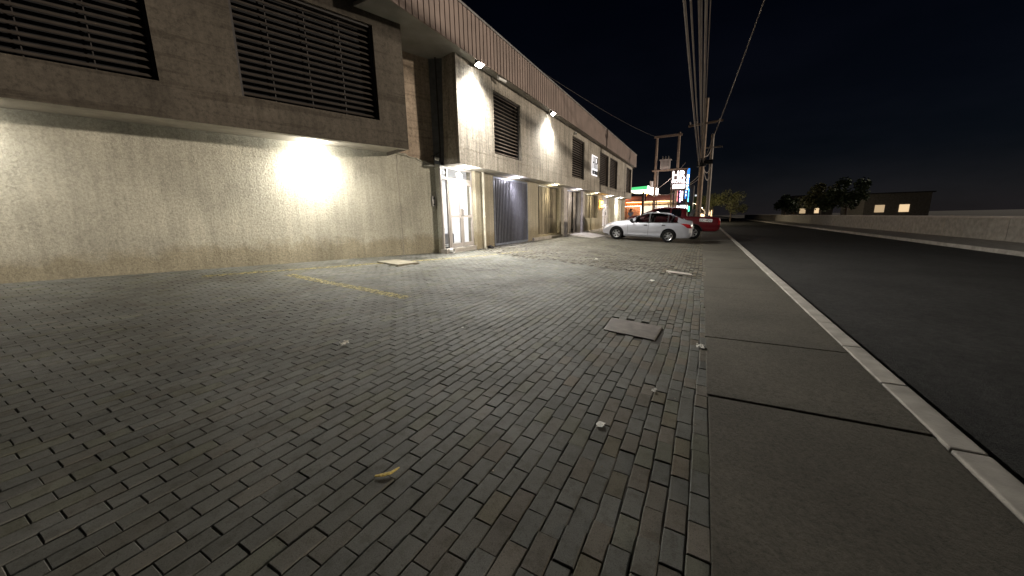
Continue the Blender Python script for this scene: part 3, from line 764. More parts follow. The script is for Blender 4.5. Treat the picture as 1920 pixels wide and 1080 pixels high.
class CarShape:
    def __init__(s, top, belt, width, bottom, roofw, stations):
        s.top, s.belt, s.width, s.bottom, s.roofw, s.st = top, belt, width, bottom, roofw, stations
    def sec(s, x):
        zt = interp(s.top, x); zb = min(interp(s.belt, x), zt-.03); W = interp(s.width, x); z0 = interp(s.bottom, x)
        gh = max(zt-zb, .03); k = min(1, gh/.45); rw = W*(.95-(.95-s.roofw)*k)
        m = zb-z0
        return [(0,z0), (W*.80,z0), (W*.93,z0+.03), (W*.965,z0+m*.16), (W*.955,z0+m*.26), (W*.985,z0+m*.42), (W,z0+m*.66), (W*.992,z0+m*.86), (W*.965,zb),
                (W*.955+(rw-W*.955)*.5, zb+gh*.47), (rw, zb+gh*.87), (rw*.94, zb+gh*.95), (rw*.75,zb+gh*.985), (rw*.4,zt), (0,zt+.004)]
    def at(s, x, u):                        # u in section index units
        S = s.sec(x); i = min(int(u), len(S)-2); t_ = u-i
        return S[i][0]+(S[i+1][0]-S[i][0])*t_, S[i][1]+(S[i+1][1]-S[i][1])*t_
    def body(s):
        mb = MB(); rings = []
        for x in s.st:
            S = s.sec(x); ring = [(x,y,z) for y, z in S] + [(x,-y,z) for y, z in S[-2:0:-1]]
            rings.append(mb.pts(ring))
        k = len(ring)
        for a, b in zip(rings, rings[1:]):
            for i in range(k):
                j = (i+1) % k; mb.f.append((a+i, b+i, b+j, a+j))
        mb.f.append(tuple(rings[0]+i for i in range(k))); mb.f.append(tuple(rings[-1]+i for i in range(k))[::-1])
        return mb
    def patch(s, mb, x0, x1, u0, u1, off=.006, nx=12, nu=4, sides=(1,-1)):
        """skin patch; x0/x1, u0/u1 may be functions of the other parameter (0..1)"""
        f = lambda q, t_: q(t_) if callable(q) else q
        for sd in sides:
            idx = {}
            for i in range(nx+1):
                for j in range(nu+1):
                    ti, tj = i/nx, j/nu
                    xa, xb = f(x0, tj), f(x1, tj); x = xa+(xb-xa)*ti
                    ua, ub = f(u0, ti), f(u1, ti); u = ua+(ub-ua)*tj
                    y, z = s.at(x, u); y2, z2 = s.at(x, min(u+.02, 13.99)); y1, z1 = s.at(x, max(u-.02, 0))
                    ny, nz = (z2-z1), -(y2-y1); L = math.hypot(ny, nz) or 1
                    idx[i,j] = mb.pts([(x, sd*(y+off*ny/L), z+off*nz/L)])
            for i in range(nx):
                for j in range(nu): mb.f.append((idx[i,j], idx[i+1,j], idx[i+1,j+1], idx[i,j+1]))
def cut(o, cutters):
    """boolean difference baked to the mesh"""
    tmp = []
    bm = bmesh.new(); bm.from_mesh(o.data); bmesh.ops.recalc_face_normals(bm, faces=bm.faces); bm.to_mesh(o.data); bm.free()
    for c in cutters:
        c.parent = o.parent; m = o.modifiers.new('cut', 'BOOLEAN'); m.operation = 'DIFFERENCE'; m.object = c; m.solver = 'EXACT'; m.material_mode = 'TRANSFER'; tmp.append(c)
    bpy.context.view_layer.update()
    dg = bpy.context.evaluated_depsgraph_get(); me = bpy.data.meshes.new_from_object(o.evaluated_get(dg))
    o.modifiers.clear(); o.data = me
    for c in tmp: bpy.data.objects.remove(c)
    me.polygons.foreach_set('use_smooth', [True]*len(me.polygons)); me.set_sharp_from_angle(angle=R(32))
def cyl_obj(c, axis, r, L, m):
    mb = MB(); mb.lathe(c, axis, [(0,0), (r,0), (r,L), (0,L)], 32)
    bm = bmesh.new(); me = bpy.data.meshes.new('cutter'); me.from_pydata(mb.v, [], mb.f); bm.from_mesh(me); bmesh.ops.remove_doubles(bm, verts=bm.verts, dist=.0005); bmesh.ops.recalc_face_normals(bm, faces=bm.faces); bm.to_mesh(me); bm.free()
    me.materials.append(m); o = bpy.data.objects.new('cutter', me); COL.objects.link(o); return o

def wheel(car, x, side, y, r, w, spokes, rimr):
    c = V((x, side*y, r)); ax = V((0,side,0))
    mb = MB(); mb.lathe(c-ax*w, ax, [(rimr*.98,0), (r*.93,0), (r,.03), (r,w-.035), (r*.985,w-.012), (r*.93,w), (rimr*1.03,w-.004), (rimr*.99,w-.012), (rimr*.98,0)], 36)
    t_ = mb.build('wheel', M['rubber'], car, local=True, smooth=True)
    mb = MB(); mb.lathe(c-ax*w, ax, [(rimr*.985,.02), (rimr*.985,w-.012), (rimr*.90,w-.02), (rimr*.88,w-.09), (0,w-.10)], 32); mb.build('rim_barrel', M['ink'], t_, local=True, smooth=True)
    mb = MB(); mb.lathe(c-ax*w, ax, [(rimr*.99,w-.016), (rimr*.97,w-.004), (rimr*.90,w-.012), (rimr*.90,w-.03)], 32)
    mb.lathe(c-ax*w, ax, [(.07,w-.06), (.066,w-.016), (.03,w-.01), (0,w-.01)], 16)
    for k in range(spokes):
        for dl_ in (-.15,.15):
            a = 6.28319*k/spokes + .3; d = V((math.cos(a+dl_), 0, math.sin(a+dl_))); d0 = V((math.cos(a+dl_*.5), 0, math.sin(a+dl_*.5))); n_ = V((-d.z,0,d.x))*.014
            p0 = c + d0*.05 - ax*.022; p1 = c + d*rimr*.93 - ax*.014
            mb.prism([p0-n_, p1-n_*1.1, p1+n_*1.1, p0+n_], -ax*.025)
    mb.build('rim', M['chrome'], t_, local=True, smooth=True)
    return t_

# silver sedan, nose to the building
sed = CarShape(
    top=[(-1.04,.86), (-1.02,.99), (-.96,1.10), (-.70,1.135), (-.25,1.33), (.15,1.44), (.65,1.488), (1.05,1.465), (1.5,1.30), (1.98,1.055), (2.4,.985), (2.9,.87), (3.2,.73), (3.34,.56), (3.37,.48)],
    belt=[(-1.04,.80), (-1.,.93), (-.6,.985), (0,.965), (1,.925), (2,.90), (2.6,.86), (3.1,.70), (3.37,.45)],
    width=[(-1.04,.66), (-1.0,.72), (-.8,.80), (-.3,.855), (.6,.865), (2.2,.86), (2.8,.82), (3.15,.71), (3.3,.56), (3.37,.44)],
    bottom=[(-1.04,.36), (-.9,.26), (-.5,.22), (2.9,.20), (3.2,.22), (3.37,.3)],
    roofw=.70, stations=[-1.04,-1.02,-1.0,-.97,-.92,-.85,-.75,-.65,-.55]+[round(-.45+.1*i,2) for i in range(35)]+[3.05,3.12,3.2,3.26,3.31,3.35,3.37])
CARX = 20.52
car = thing('parked_car', 'silver four door saloon parked nose to the building', 'car', (CARX, 1.58, .06*1.58+.006), rot=(0, -.06, R(90)))
body = sed.body().build('body', M['silver'], car, local=True, smooth=True)
cuts = []
for x in (0., 2.55):
    for sd in (1,-1): cuts.append(cyl_obj((x, sd*.58, .325), (0,sd,0), .375, .5, M['rubber']))
cb = MB()
cut(body, cuts)
bm = bmesh.new(); bm.from_mesh(body.data)
bmesh.ops.delete(bm, geom=[f for f in bm.faces if abs(f.normal.y) > .55 and f.calc_center_median().z > interp(sed.belt, f.calc_center_median().x)+.02 and -.40 < f.calc_center_median().x < 1.62 and f.calc_center_median().z < interp(sed.top, f.calc_center_median().x)-.075], context='FACES')
bm.to_mesh(body.data); bm.free()
mb = MB(); mb.box(-.75, -.74, .80, 1.95, .74, .82); mb.build('cabin_floor', M['ink'], car, local=True)
for x, y in ((.98,.36), (.98,-.36), (.05,.36), (.05,-.36)):
    mb = MB(); mb.prism([(x-.05,y-.22,.82), (x+.07,y-.22,.82), (x-.10,y-.20,1.16), (x-.17,y-.20,1.16)], (0,.44,0)); sb = mb.build('seat', M['grey_fab'], car, local=True, bevel=.03)
    mb = MB(); mb.box(x-.19, y-.12, 1.18, x-.10, y+.12, 1.33); mb.build('headrest', M['grey_fab'], sb, local=True, bevel=.03)
mb = MB(); mb.lathe((1.42,.36,.95), (-.8,0,.5), [(.17,0), (.185,.015), (.17,.03), (.155,.015), (.17,0)], 20); mb.build('steering_wheel', M['ink'], car, local=True, smooth=True)
win0, win1 = 8.12, 10.0
fx = lambda a, b: (lambda t_: a+(b-a)*t_)
# greenhouse glass: (rear quarter, rear door, front door)
for nm, (xa, xb) in (('window', (fx(-.42,.02), .07)), ('window', (.12, .93)), ('window', (1.0, fx(1.93,1.20)))):
    for sd in (1,-1):
        mb = MB(); sed.patch(mb, xa, xb, win0, win1, .007, 10, 5, (sd,)); mb.build(nm, M['car_glass'], body, local=True, smooth=True)
for sd in (1,-1):
    mb = MB(); sed.patch(mb, fx(-.56,-.1), fx(2.05,1.30), 8.0, 8.10, .012, 20, 1, (sd,)); mb.build('window_trim', M['ink'], body, local=True, smooth=True)
    for xa, xb in ((.07,.12), (.93,1.0)):
        mb = MB(); sed.patch(mb, xa, xb, win0, win1, .009, 2, 5, (sd,)); mb.build('door_pillar', M['ink'], body, local=True, smooth=True)
    for xa in (.972, 1.99):
        mb = MB(); sed.patch(mb, xa, xa+.011, 2.9, 8.0, .0062, 1, 12, (sd,)); mb.build('panel_gap', M['ink'], body, local=True)
    mb = MB(); sed.patch(mb, .40, 2.15, 1.6, 2.7, .014, 14, 3, (sd,)); mb.build('sill_trim', M['silver'], car, local=True, smooth=True)
    mb = MB(); sed.patch(mb, 3.0, 3.34, 1.1, 2.6, .01, 6, 3, (sd,)); mb.build('bumper_grille', M['ink'], car, local=True)
mb = MB(); sed.patch(mb, 1.22, 1.95, 10.6, 14., .006, 12, 6); mb.build('windscreen', M['tint_glass'], car, local=True, smooth=True)
mb = MB(); sed.patch(mb, -.62, .02, 10.6, 14., .006, 10, 6); mb.build('rear_window', M['tint_glass'], car, local=True, smooth=True)
for nm, xa, xb in (('rear_door', .13, .965), ('front_door', .985, 1.98)):
    for sd in (1,-1):
        mb = MB(); sed.patch(mb, (fx(.40,.16) if nm == 'rear_door' else xa), xb, 2.9, 7.98, .005, 10, 12, (sd,)); d = mb.build(nm, M['silver'], car, local=True, smooth=True)
        m2 = MB(); hx = xa+.12
        y, z = sed.at(hx, 7.1); m2.tube([(hx-.08, sd*(y+.004), z), (hx-.07, sd*(y+.03), z+.004), (hx+.1, sd*(y+.03), z+.008), (hx+.11, sd*(y+.004), z+.008)], .012, 8); m2.build('door_handle', M['chrome'], d, local=True, smooth=True)
        m2 = MB(); sed.patch(m2, hx-.07, hx+.1, 6.75, 7.1, .009, 3, 2, (sd,)); m2.build('handle_recess', M['darkmetal'], d, local=True, smooth=True)
for sd in (1,-1):
    mb = MB(); sed.patch(mb, fx(-1.03,-1.0), lambda t_: -.80+.32*t_, 6.3, 7.75, .008, 8, 5, (sd,)); mb.build('tail_light', M['red_lens'], car, local=True, smooth=True)
    mb = MB(); sed.patch(mb, -1.038, -.90, 4.6, 6.2, .008, 5, 5, (sd,)); sed.patch(mb, -1.036, -.94, 7.0, 8.0, .011, 5, 3, (sd,)); mb.build('reflector', M['clear_lens'], car, local=True, smooth=True)
    mb = MB(); sed.patch(mb, lambda t_: 2.98-.1*t_, 3.3, 6.6, 8.2, .008, 8, 5, (sd,)); mb.build('headlight', M['clear_lens'], car, local=True, smooth=True)
    mb = MB(); mb.lathe((1.82, sd*.98, 1.03), (0,sd,0), [(0,-.13), (.06,-.11), (.085,-.03), (.08,.05), (.04,.09), (0,.1)], 14)
    mb.tube([(1.85, sd*.83, .99), (1.83, sd*.90, 1.02)], .025, 8); mb.build('mirror', M['ink'], car, local=True, smooth=True)
    wheel(car, 0., sd, .845, .315, .20, 6, .205); wheel(car, 2.55, sd, .845, .315, .20, 6, .205)
mb = MB(); mb.box(-1.075, -.26, .72, -1.05, .26, .84); mb.build('number_plate', M['plate'], car, local=True)

# red pickup behind it
pk = CarShape(
    top=[(-1.32,1.02), (-1.28,1.28), (-1.2,1.30), (.40,1.30), (.47,1.34), (.52,1.72), (.62,1.77), (1.2,1.80), (1.8,1.78), (2.1,1.72), (2.95,1.34), (3.1,1.27), (3.6,1.18), (3.85,1.02), (3.95,.8)],
    belt=[(-1.32,1.05), (-1.2,1.22), (.4,1.23), (1.5,1.22), (2.6,1.18), (3.5,1.06), (3.95,.7)],
    width=[(-1.32,.86), (-1.2,.905), (3.0,.91), (3.5,.86), (3.8,.74), (3.95,.6)],
    bottom=[(-1.32,.62), (-1.1,.50), (.5,.46), (3.2,.44), (3.95,.5)],
    roofw=.78, stations=[-1.32,-1.30,-1.27,-1.22,-1.1]+[round(-1.+.1*i,2) for i in range(14)]+[.38,.42,.46,.48,.50,.52,.56,.62,.7]+[round(.8+.1*i,2) for i in range(28)]+[3.6,3.7,3.8,3.88,3.95])
PKX = 24.46
pick_ = thing('pickup_truck', 'dark red double cab pickup parked behind the silver saloon', 'pickup', (PKX, .58, .06*.58+.005), rot=(0, -.06, R(90)))
pb = pk.body().build('body', M['red'], pick_, local=True, smooth=True)
cuts = []
for x in (0., 3.08):
    for sd in (1,-1): cuts.append(cyl_obj((x, sd*.60, .40), (0,sd,0), .47, .5, M['rubber']))
cut(pb, cuts)
for nm, xa, xb in (('window', fx(.74,.76), 1.28), ('window', 1.36, fx(2.75,2.10))):
    for sd in (1,-1):
        mb = MB(); pk.patch(mb, xa, xb, 8.15, 9.9, .007, 10, 5, (sd,)); mb.build(nm, M['tint_glass'], pb, local=True, smooth=True)
mb = MB(); pk.patch(mb, 2.14, 2.9, 10.6, 14., .006, 10, 6); mb.build('windscreen', M['tint_glass'], pick_, local=True, smooth=True)
mb = MB(); mb.box(-1.2, -.78, 1.297, .38, .78, 1.312); mb.build('bed_liner', M['ink'], pick_, local=True)
mb = MB()
for sd in (1,-1):
    mb.prism([(.36,sd*.76,1.30), (.13,sd*.76,1.30), (.02,sd*.70,1.66), (.20,sd*.70,1.70)], (0,-sd*.07,0)); mb.prism([(.05,sd*.70,1.66), (.15,sd*.70,1.70), (-.72,sd*.76,1.31), (-.92,sd*.76,1.31)], (0,-sd*.06,0))
mb.tube([(.1,-.70,1.68), (.1,.70,1.68)], .045, 10); mb.build('roll_bar', M['darkmetal'], pick_, local=True)
for sd in (1,-1):
    for nm, xa, xb in (('rear_door', .68, 1.31), ('front_door', 1.325, 2.5)):
        mb = MB(); pk.patch(mb, xa, xb, 2.9, 7.98, .005, 8, 8, (sd,)); d = mb.build(nm, M['red'], pick_, local=True, smooth=True)
        y, z = pk.at(xa+.1, 7.1); m2 = MB(); m2.tube([(xa+.03, sd*(y+.03), z), (xa+.2, sd*(y+.03), z)], .015, 8); m2.build('door_handle', M['chrome'], d, local=True, smooth=True)
    mb = MB(); pk.patch(mb, 3.45, 3.9, 6.4, 8.2, .008, 8, 5, (sd,)); mb.build('headlight', M['clear_lens'], pick_, local=True, smooth=True)
    mb = MB(); pk.patch(mb, -1.31, -1.2, 5.5, 8.0, .008, 3, 5, (sd,)); mb.build('tail_light', M['red_lens'], pick_, local=True, smooth=True)
    mb = MB(); mb.box(2.35, sd*.98-.1, 1.05, 2.45, sd*.98+.1, 1.27); mb.build('mirror', M['ink'], pick_, local=True, bevel=.03)
    wheel(pick_, 0., sd, .90, .39, .25, 6, .235); wheel(pick_, 3.08, sd, .90, .39, .25, 6, .235)
    mb = MB()
    for x in (0., 3.08):
        mb.lathe((x, sd*.90, .40), (0,sd,0), [(.47,0), (.50,.0), (.50,.03), (.465,.03)], 40)
    keepf = [f for f in mb.f if min(mb.v[i][2] for i in f) > .5]; mb.f = keepf
    mb.build('arch_trim', M['ink'], pick_, local=True, smooth=True)
st = MB(); y_ = .918; st.box(-.90, y_-.006, 1.03, -.26, y_+.002, 1.20); st = st.build('registration_sticker', M['plate'], pick_, local=True)
text_mesh('registration_letters', 'EC-406', .58, .125, (-.29, y_+.003, 1.052), (-1,0,0), Z, (0,1,0), .002, M['ink'], st, local=True)

# ------------------------------------------------------------------ beyond the car park
# railing along the end of the lot
t = thing('boundary_fence', 'brown steel railing with posts along the far end of the car park', 'fence', (40,5,.3))
mb = MB(); mb.box(39.97, 2.2, 2.50, 40.03, 8.1, 2.58); mb.build('top_rail', M['brown'], t)
mb = MB(); mb.box(39.98, 2.2, 1.2, 40.02, 8.1, 1.25); mb.build('lower_rail', M['brown'], t)
for y, zt, w in ((8.05,3.25,.16), (7.4,2.5,.06), (5.75,3.8,.22), (4.6,2.5,.06), (3.3,2.5,.08)):
    mb = MB(); mb.box(39.98-w/2, y-w/2, .1, 39.98+w/2, y+w/2, zt); mb.build('post', M['brown'], t)
# restaurant front with lattice, fairy lights and dark awnings
t = thing('restaurant', 'low lit restaurant with orange wall and dark red awnings behind the railing', 'building', (47,6,.3))
mb = MB(); mb.box(47, 6.9, .2, 47.3, 9.5, 3.4); mb.build('orange_front', M['orange_wall'], t)
mb = MB(); mb.box(47.1, 3.5, .2, 47.4, 6.85, 3.2); mb.build('cream_front', M['cream'], t)
mb = MB()
for y0, y1 in ((3.7,5.55), (5.7,6.6)):
    mb.box(47.05, y0, 1.2, 47.098, y1, 2.6)
mb.build('window', emit('shop_window', (.75,.75,.7), .9), t)
mb = MB()
for k, (y0, y1, z) in enumerate(((6.3,8.4,3.15), (3.45,6.1,3.2))):
    mb.prism([(44.6,y0,z-.05), (44.6,y0,z+.2), (45.3,y0,z+.55), (47,y0,z+.6), (47,y0,z)], (0,y1-y0,0))
mb.build('awning', M['awning'], t)
mb = MB(); z0 = .6
for i in range(-12, 22):
    y = 6.95+i*.16
    for sgn in (1,-1):
        a, b = V((46.9,y,.7)), V((46.9,y+sgn*1.9,2.6))
        if sgn < 0: a, b = V((46.88,y+1.9,.7)), V((46.88,y,2.6))
        d = b-a; lo, hi = (6.95-a.y)/d.y, (9.2-a.y)/d.y
        if lo > hi: lo, hi = hi, lo
        lo, hi = max(lo,0), min(hi,1)
        if hi > lo: mb.tube([a+d*lo, a+d*hi], .022, 4)
mb.build('lattice', mat('lattice_wood', (.5,.33,.24), .7), t)
M['fairy'] = emit('fairy_light', (1,.78,.55), 26)
mb = MB()
for k in range(26):
    for p in ((46.8, 6.93, .8+k*.07), (46.8, 6.93+k*.09, 2.62)):
        mb.lathe(p, Z, [(0,-.025), (.025,0), (0,.025)], 6)
tag(mb.build('fairy_lights', M['fairy'], at=(46.8,6.93,.8)), 'string of small warm bulbs round the orange lattice screen', 'string lights')
mb = MB(); mb.box(46.3, 3.5, 3.02, 46.34, 8.6, 3.07)
mb.build('light_strip', emit('tube_warm', (1,.72,.38), 5), t)
for y in (7.8, 4.8): lamp('POINT', 'bulb', (45.9,y,2.7), 90, (1,.70,.4), .1, parent=t)
lamp('POINT', 'bulb', (44.2,8.2,3.9), 120, (1,.72,.45), .1, parent=t)
# petrol-station style canopy
t = thing('forecourt_canopy', 'brightly lit canopy with green and white edge beyond the restaurant', 'canopy', (60,8.4,.3))
cz = 4.9
mb = MB(); mb.prism([(55.,9.9,cz), (55.,7.5,cz), (63.,6.8,cz), (63.,10.2,cz)], (0,0,.12)); mb.build('ceiling', M['white'], t)
mb = MB(); mb.prism([(54.9,10.,cz+.12), (54.9,7.45,cz+.12), (54.9,7.45,cz+.62), (54.9,10.,cz+.5)], (.1,0,0)); mb.build('green_edge', emit('green_edge', (.10,.75,.25), 1.1), t)
mb = MB(); mb.prism([(54.95,7.4,cz-.35), (54.95,7.4,cz+.62), (58.,6.4,cz+.42), (58.,6.4,cz-.75)], (0,-.1,0)); mb.prism([(54.88,10.,cz-.06), (54.88,7.42,cz-.06), (54.88,7.42,cz+.11), (54.88,10.,cz+.11)], (.1,0,0)); mb.build('white_edge', emit('white_edge', (1,1,.95), 6), t)
mb = MB(); mb.box(57.4, 8.2, .3, 57.6, 8.4, cz); mb.box(61.8, 8.2, .3, 62., 8.4, cz); mb.build('column', M['orange_wall'], t)
mb = MB()
for x, y in ((56.4,8.6), (58.4,8.0), (58.4,9.2), (60.5,8.6)): mb.box(x-.2, y-.2, cz-.05, x+.2, y+.2, cz-.01)
mb.build('canopy_light', emit('canopy_lens', (1,.93,.75), 30), t)
for x, y in ((57,8.2), (60,8.8)): lamp('POINT', 'bulb', (x,y,cz-.5), 700, (1,.9,.68), .2, parent=t)
# hotel pylon sign
t = thing('pylon_sign', 'tall boxed sign with glowing white HR letters on two posts', 'sign', (40,2.5,.2))
for y in (3.12, 1.70):
    mb = MB(); mb.box(39.95, y-.07, .1, 40.1, y+.07, 3.85 if y < 2 else 5.7); mb.build('post', mat('sign_post', (.45,.33,.22), .5), t)
mb = MB(); mb.box(39.85, 1.80, 3.8, 40.15, 3.2, 5.78); mb.build('sign_box', mat('sign_face', (.30,.22,.20), .5), t, bevel=.02)
M['neon'] = emit('sign_glow', (1,.95,.97), 7)
text_mesh('letters', 'HR', 1.12, .72, (39.83,3.06,4.92), (0,-1,0), Z, (-1,0,0), .02, M['neon'], t)
text_mesh('letters', 'HOTEL', 1.18, .30, (39.83,3.09,4.54), (0,-1,0), Z, (-1,0,0), .02, M['neon'], t)
mb = MB(); mb.box(39.81, 1.93, 4.02, 39.845, 3.0, 4.17); mb.box(39.81, 1.93, 4.22, 39.845, 3.0, 4.38); mb.build('lit_strip', M['neon'], t)
lamp('POINT', 'bulb', (41.8,4.3,4.4), 330, (1,.85,.8), .3, parent=t)  # added lamp behind the sign box, there to light the utility poles
# blue vertical sign and neon shop front beyond it
t = thing('blue_sign', 'narrow tall blue lit sign standing behind the pylon sign', 'sign', (48,2.1,.2))
mb = MB(); mb.box(47.9, 1.9, 3.3, 48.2, 2.24, 6.7); mb.build('sign_box', emit('blue_panel', (.03,.25,.9), 1.6), t)
mb = MB()
for z in (3.6,3.95,4.3,4.65,5.0,5.35): mb.box(47.86, 1.97, z, 47.898, 2.17, z+.22)
mb.box(47.86, 1.92, 5.7, 47.898, 2.22, 6.0); mb.build('lit_mark', emit('ice_glow', (.65,.85,1), 7), t)
mb = MB(); mb.box(48.0, 2.02, .1, 48.12, 2.12, 3.3); mb.build('post', M['darkmetal'], t)
t = thing('neon_shopfront', 'distant shop front with vertical pink, violet and blue neon tubes', 'building', (56,3,.2))
mb = MB(); mb.box(56, 1.6, .1, 60, 4.4, 5.4); mb.build('wall', M['darkmetal'], t)
for y, c, s, z0, z1 in ((3.6,(1,.25,.25),6,3.3,5.0), (3.2,(.8,.5,1),6,3.2,5.0), (2.95,(1,.9,1),7,3.4,5.1), (2.55,(.8,.9,1),5,3.9,5.1), (2.2,(.1,.55,1),6,3.2,4.9), (2.36,(1,1,1),6,4.1,5.2)):
    mb = MB(); z = z0
    while z < z1: mb.box(55.9, y-.05, z, 55.97, y+.05, min(z+.55, z1)); z += .66
    mb.build('neon_tube', emit('neon_%d' % int(y*100), c, s), t)
mb = MB()
for y0, y1, z0, z1 in ((3.35,3.75,2.1,2.7), (2.75,3.15,2.3,2.75), (2.2,2.7,2.2,2.75), (3.4,3.7,1.5,1.95), (2.4,2.9,1.6,1.9)): mb.box(55.92, y0, z0, 55.99, y1, z1)
mb.build('lit_window', emit('shop_white', (.95,.97,1), 5), t)
mb = MB(); mb.box(55.9, 1.95, 1.9, 55.98, 2.1, 2.6); mb.build('green_neon', emit('green_neon', (.1,.9,.45), 3), t)

# ---- transformer frame
t = thing('twin_utility_pole', 'twin pole timber frame with crossbeams carrying the transformer', 'utility pole', (45,4.2,.25))
for y0, zt in ((5.27,9.95), (3.03,10.2)):
    mb = MB(); mb.tube([(45,y0,.0), (45,y0,zt)], [.17,.12], 10); mb.build('pole', M['pole'], t, smooth=True)
mb = MB(); mb.obox((44.82,2.75,9.82), (0,2.8,.0), (.12,0,0), (0,0,.22)); mb.build('crossbeam', M['pole'], t)
mb = MB(); mb.obox((44.75,1.95,6.28), (0,3.65,0), (.12,0,0), (0,0,.14)); mb.obox((45.13,1.95,6.28), (0,3.65,0), (.12,0,0), (0,0,.14)); mb.build('crossbeam', M['pole'], t)
mb = MB(); mb.tube([(44.95,5.0,6.4), (44.95,5.0,2.0)], .05, 8); mb.build('conduit', M['pole_c'], t)
t = thing('transformer', 'grey finned transformer with three bushings on the timber platform', 'transformer', (45,4.3,6.42))
mb = MB(); mb.box(44.7, 3.8, 6.5, 45.3, 4.78, 7.42); mb.box(44.62, 3.68, 7.42, 45.38, 4.9, 7.5); mb.box(44.72, 3.9, 6.42, 45.28, 4.05, 6.5); mb.box(44.72, 4.5, 6.42, 45.28, 4.65, 6.5); mb.build('tank', M['pole_c'], t, bevel=.015)
mb = MB()
for k in range(9): mb.box(44.56, 3.93+k*.085, 6.7, 44.7, 3.96+k*.085, 7.3)
mb.build('cooling_fins', M['concrete'], t)
for y in (4.0, 4.3, 4.6):
    mb = MB(); mb.lathe((45,y,7.5), Z, [(.06,0), (.06,.06), (.04,.08), (.06,.14), (.04,.17), (.06,.23), (.03,.27), (.015,.38), (0,.38)], 10); mb.build('bushing', M['pole_c'], t, smooth=True)
t = thing('meter_box', 'small pale metal box strapped to the left pole of the transformer frame', 'box', (45,5.5,4.7))
mb = MB(); mb.box(44.8, 5.42, 4.6, 45.1, 5.78, 5.28); mb.build('case', M['pole_c'], t, bevel=.02)
mb = MB(); mb.box(44.785, 5.46, 4.66, 44.799, 5.6, 5.22); mb.build('door', M['white'], t)

t = thing('shop_sign', 'distant pair of white lit upright signs left of the brown pole', 'sign', (70,1.6,0))
mb = MB(); mb.box(70, 1.98, 3.2, 70.08, 2.2, 5.3); mb.build('lit_panel', emit('far_white', (.85,.95,1), 2.2), t)
mb = MB(); mb.box(70, 1.1, 4.5, 70.08, 1.75, 4.75); mb.box(70, 1.1, 3.4, 70.08, 1.3, 4.5); mb.build('lit_bracket', emit('far_pale', (.8,.85,.9), .8), t)
mb = MB(); mb.box(70.02, 2.05, 0, 70.1, 2.12, 3.2); mb.build('post', M['darkmetal'], t)
# ---- street poles and cables at the kerb
t = thing('utility_pole', 'tall brown pole with a crossarm rising behind the pickup bed', 'utility pole', (27.4,.40,0), 'street poles')
mb = MB(); mb.tube([(27.4,.42,-.1), (27.4,.40,8.6)], [.17,.12], 12); mb.build('shaft', M['pole'], t, smooth=True)
mb = MB(); mb.obox((27.22,-.6,7.1), (0,1.95,-.12), (.1,0,0), (0,0,.12)); mb.build('crossarm', M['pole'], t)
for y in (-.4, .85, 1.25):
    mb = MB(); mb.lathe((27.27,y,7.12), Z, [(.03,0), (.05,.06), (.03,.1), (.05,.14), (0,.19)], 8); mb.build('insulator', M['pole_c'], t, smooth=True)
mb = MB(); mb.box(27.18, .18, 4.5, 27.6, .7, 5.0); mb.lathe((27.25,.1,4.75), EY, [(0,-.3), (.14,-.3), (.14,.3), (0,.3)], 12); mb.build('cable_clamp', M['ink'], t)
t = thing('utility_pole', 'pale concrete pole further off, right of the brown pole', 'utility pole', (36,-.15,0), 'street poles')
mb = MB(); mb.tube([(36,-.15,-.1), (36,-.12,8.)], [.15,.11], 12); mb.build('shaft', M['pole_c'], t, smooth=True)
mb = MB(); mb.box(35.95, -.9, 6.9, 36.05, .7, 7.0); mb.build('crossarm', M['pole_c'], t)
def sag(p, q, s, n_=18): return [V(p)+(V(q)-V(p))*(i/n_) - Z*(4*s*(i/n_)*(1-i/n_)) for i in range(n_+1)]
cab = [((27.2,.55,4.55),(-8,.95,9.0),.055,.6), ((27.2,.50,4.75),(-8,.80,9.2),.04,.55), ((27.2,.42,4.9),(-8,.55,9.2),.05,.5), ((27.2,.42,4.95),(-8,.45,9.3),.03,.45), ((27.2,.34,4.7),(-8,.30,9.2),.06,.55), ((27.2,.34,4.9),(-8,.12,9.1),.024,.5)]
clb = ['thick bundled cable, leftmost of those fanning overhead', 'thin cable close to the leftmost bundle overhead', 'cable in the middle of the fan overhead', 'thin cable beside the middle of the overhead fan', 'thickest dark bundle of the overhead fan', 'thin pale cable, rightmost of the overhead fan']
for (p, q, r, s), lb in zip(cab, clb):
    mb = MB(); mb.tube(sag(p, q, s), r*.62, 6); tag(mb.build('overhead_cable', M['cable'], at=p, smooth=True), lb, 'cable', 'cables fanning overhead from the street pole')
for (p, q, s, r, lb) in (((27.3,.3,4.8),(14,-1.6,9.5),.2,.02,'pale guy wire slanting up to the right of the street pole'), ((27.4,.5,4.0),(45,3.1,4.9),.5,.018,'wire sagging from the street pole to the pylon side'), ((27.4,.5,3.75),(45,5.2,3.9),.5,.018,'lowest wire running from the street pole behind the sign'),
        ((45,5.2,9.9),(14,6.12,7.09),.25,.008,'thin wire over the roof towards the transformer frame'), ((45,5.2,4.3),(40,2.0,6.4),.25,.016,'wire looping from the transformer frame to the pylon sign'), ((36,-.1,6.9),(27.4,.35,5.2),.3,.02,'short wire between the two street poles'), ((36,-.1,4.6),(27.4,.3,4.4),.5,.025,'drooping tangle wire between the two street poles'), ((36,-.12,5.4),(27.4,.35,4.6),.5,.02,'middle wire between the two street poles')):
    mb = MB(); mb.tube(sag(p, q, s, 14), r, 5); tag(mb.build('overhead_wire', M['cable'] if r < .012 else M['pole_c'], at=p, smooth=True), lb, 'wire', 'thin overhead wires')
t = thing('street_lamp', 'distant street lamp with a curved arm in front of the trees', 'street lamp', (78,.1,0))
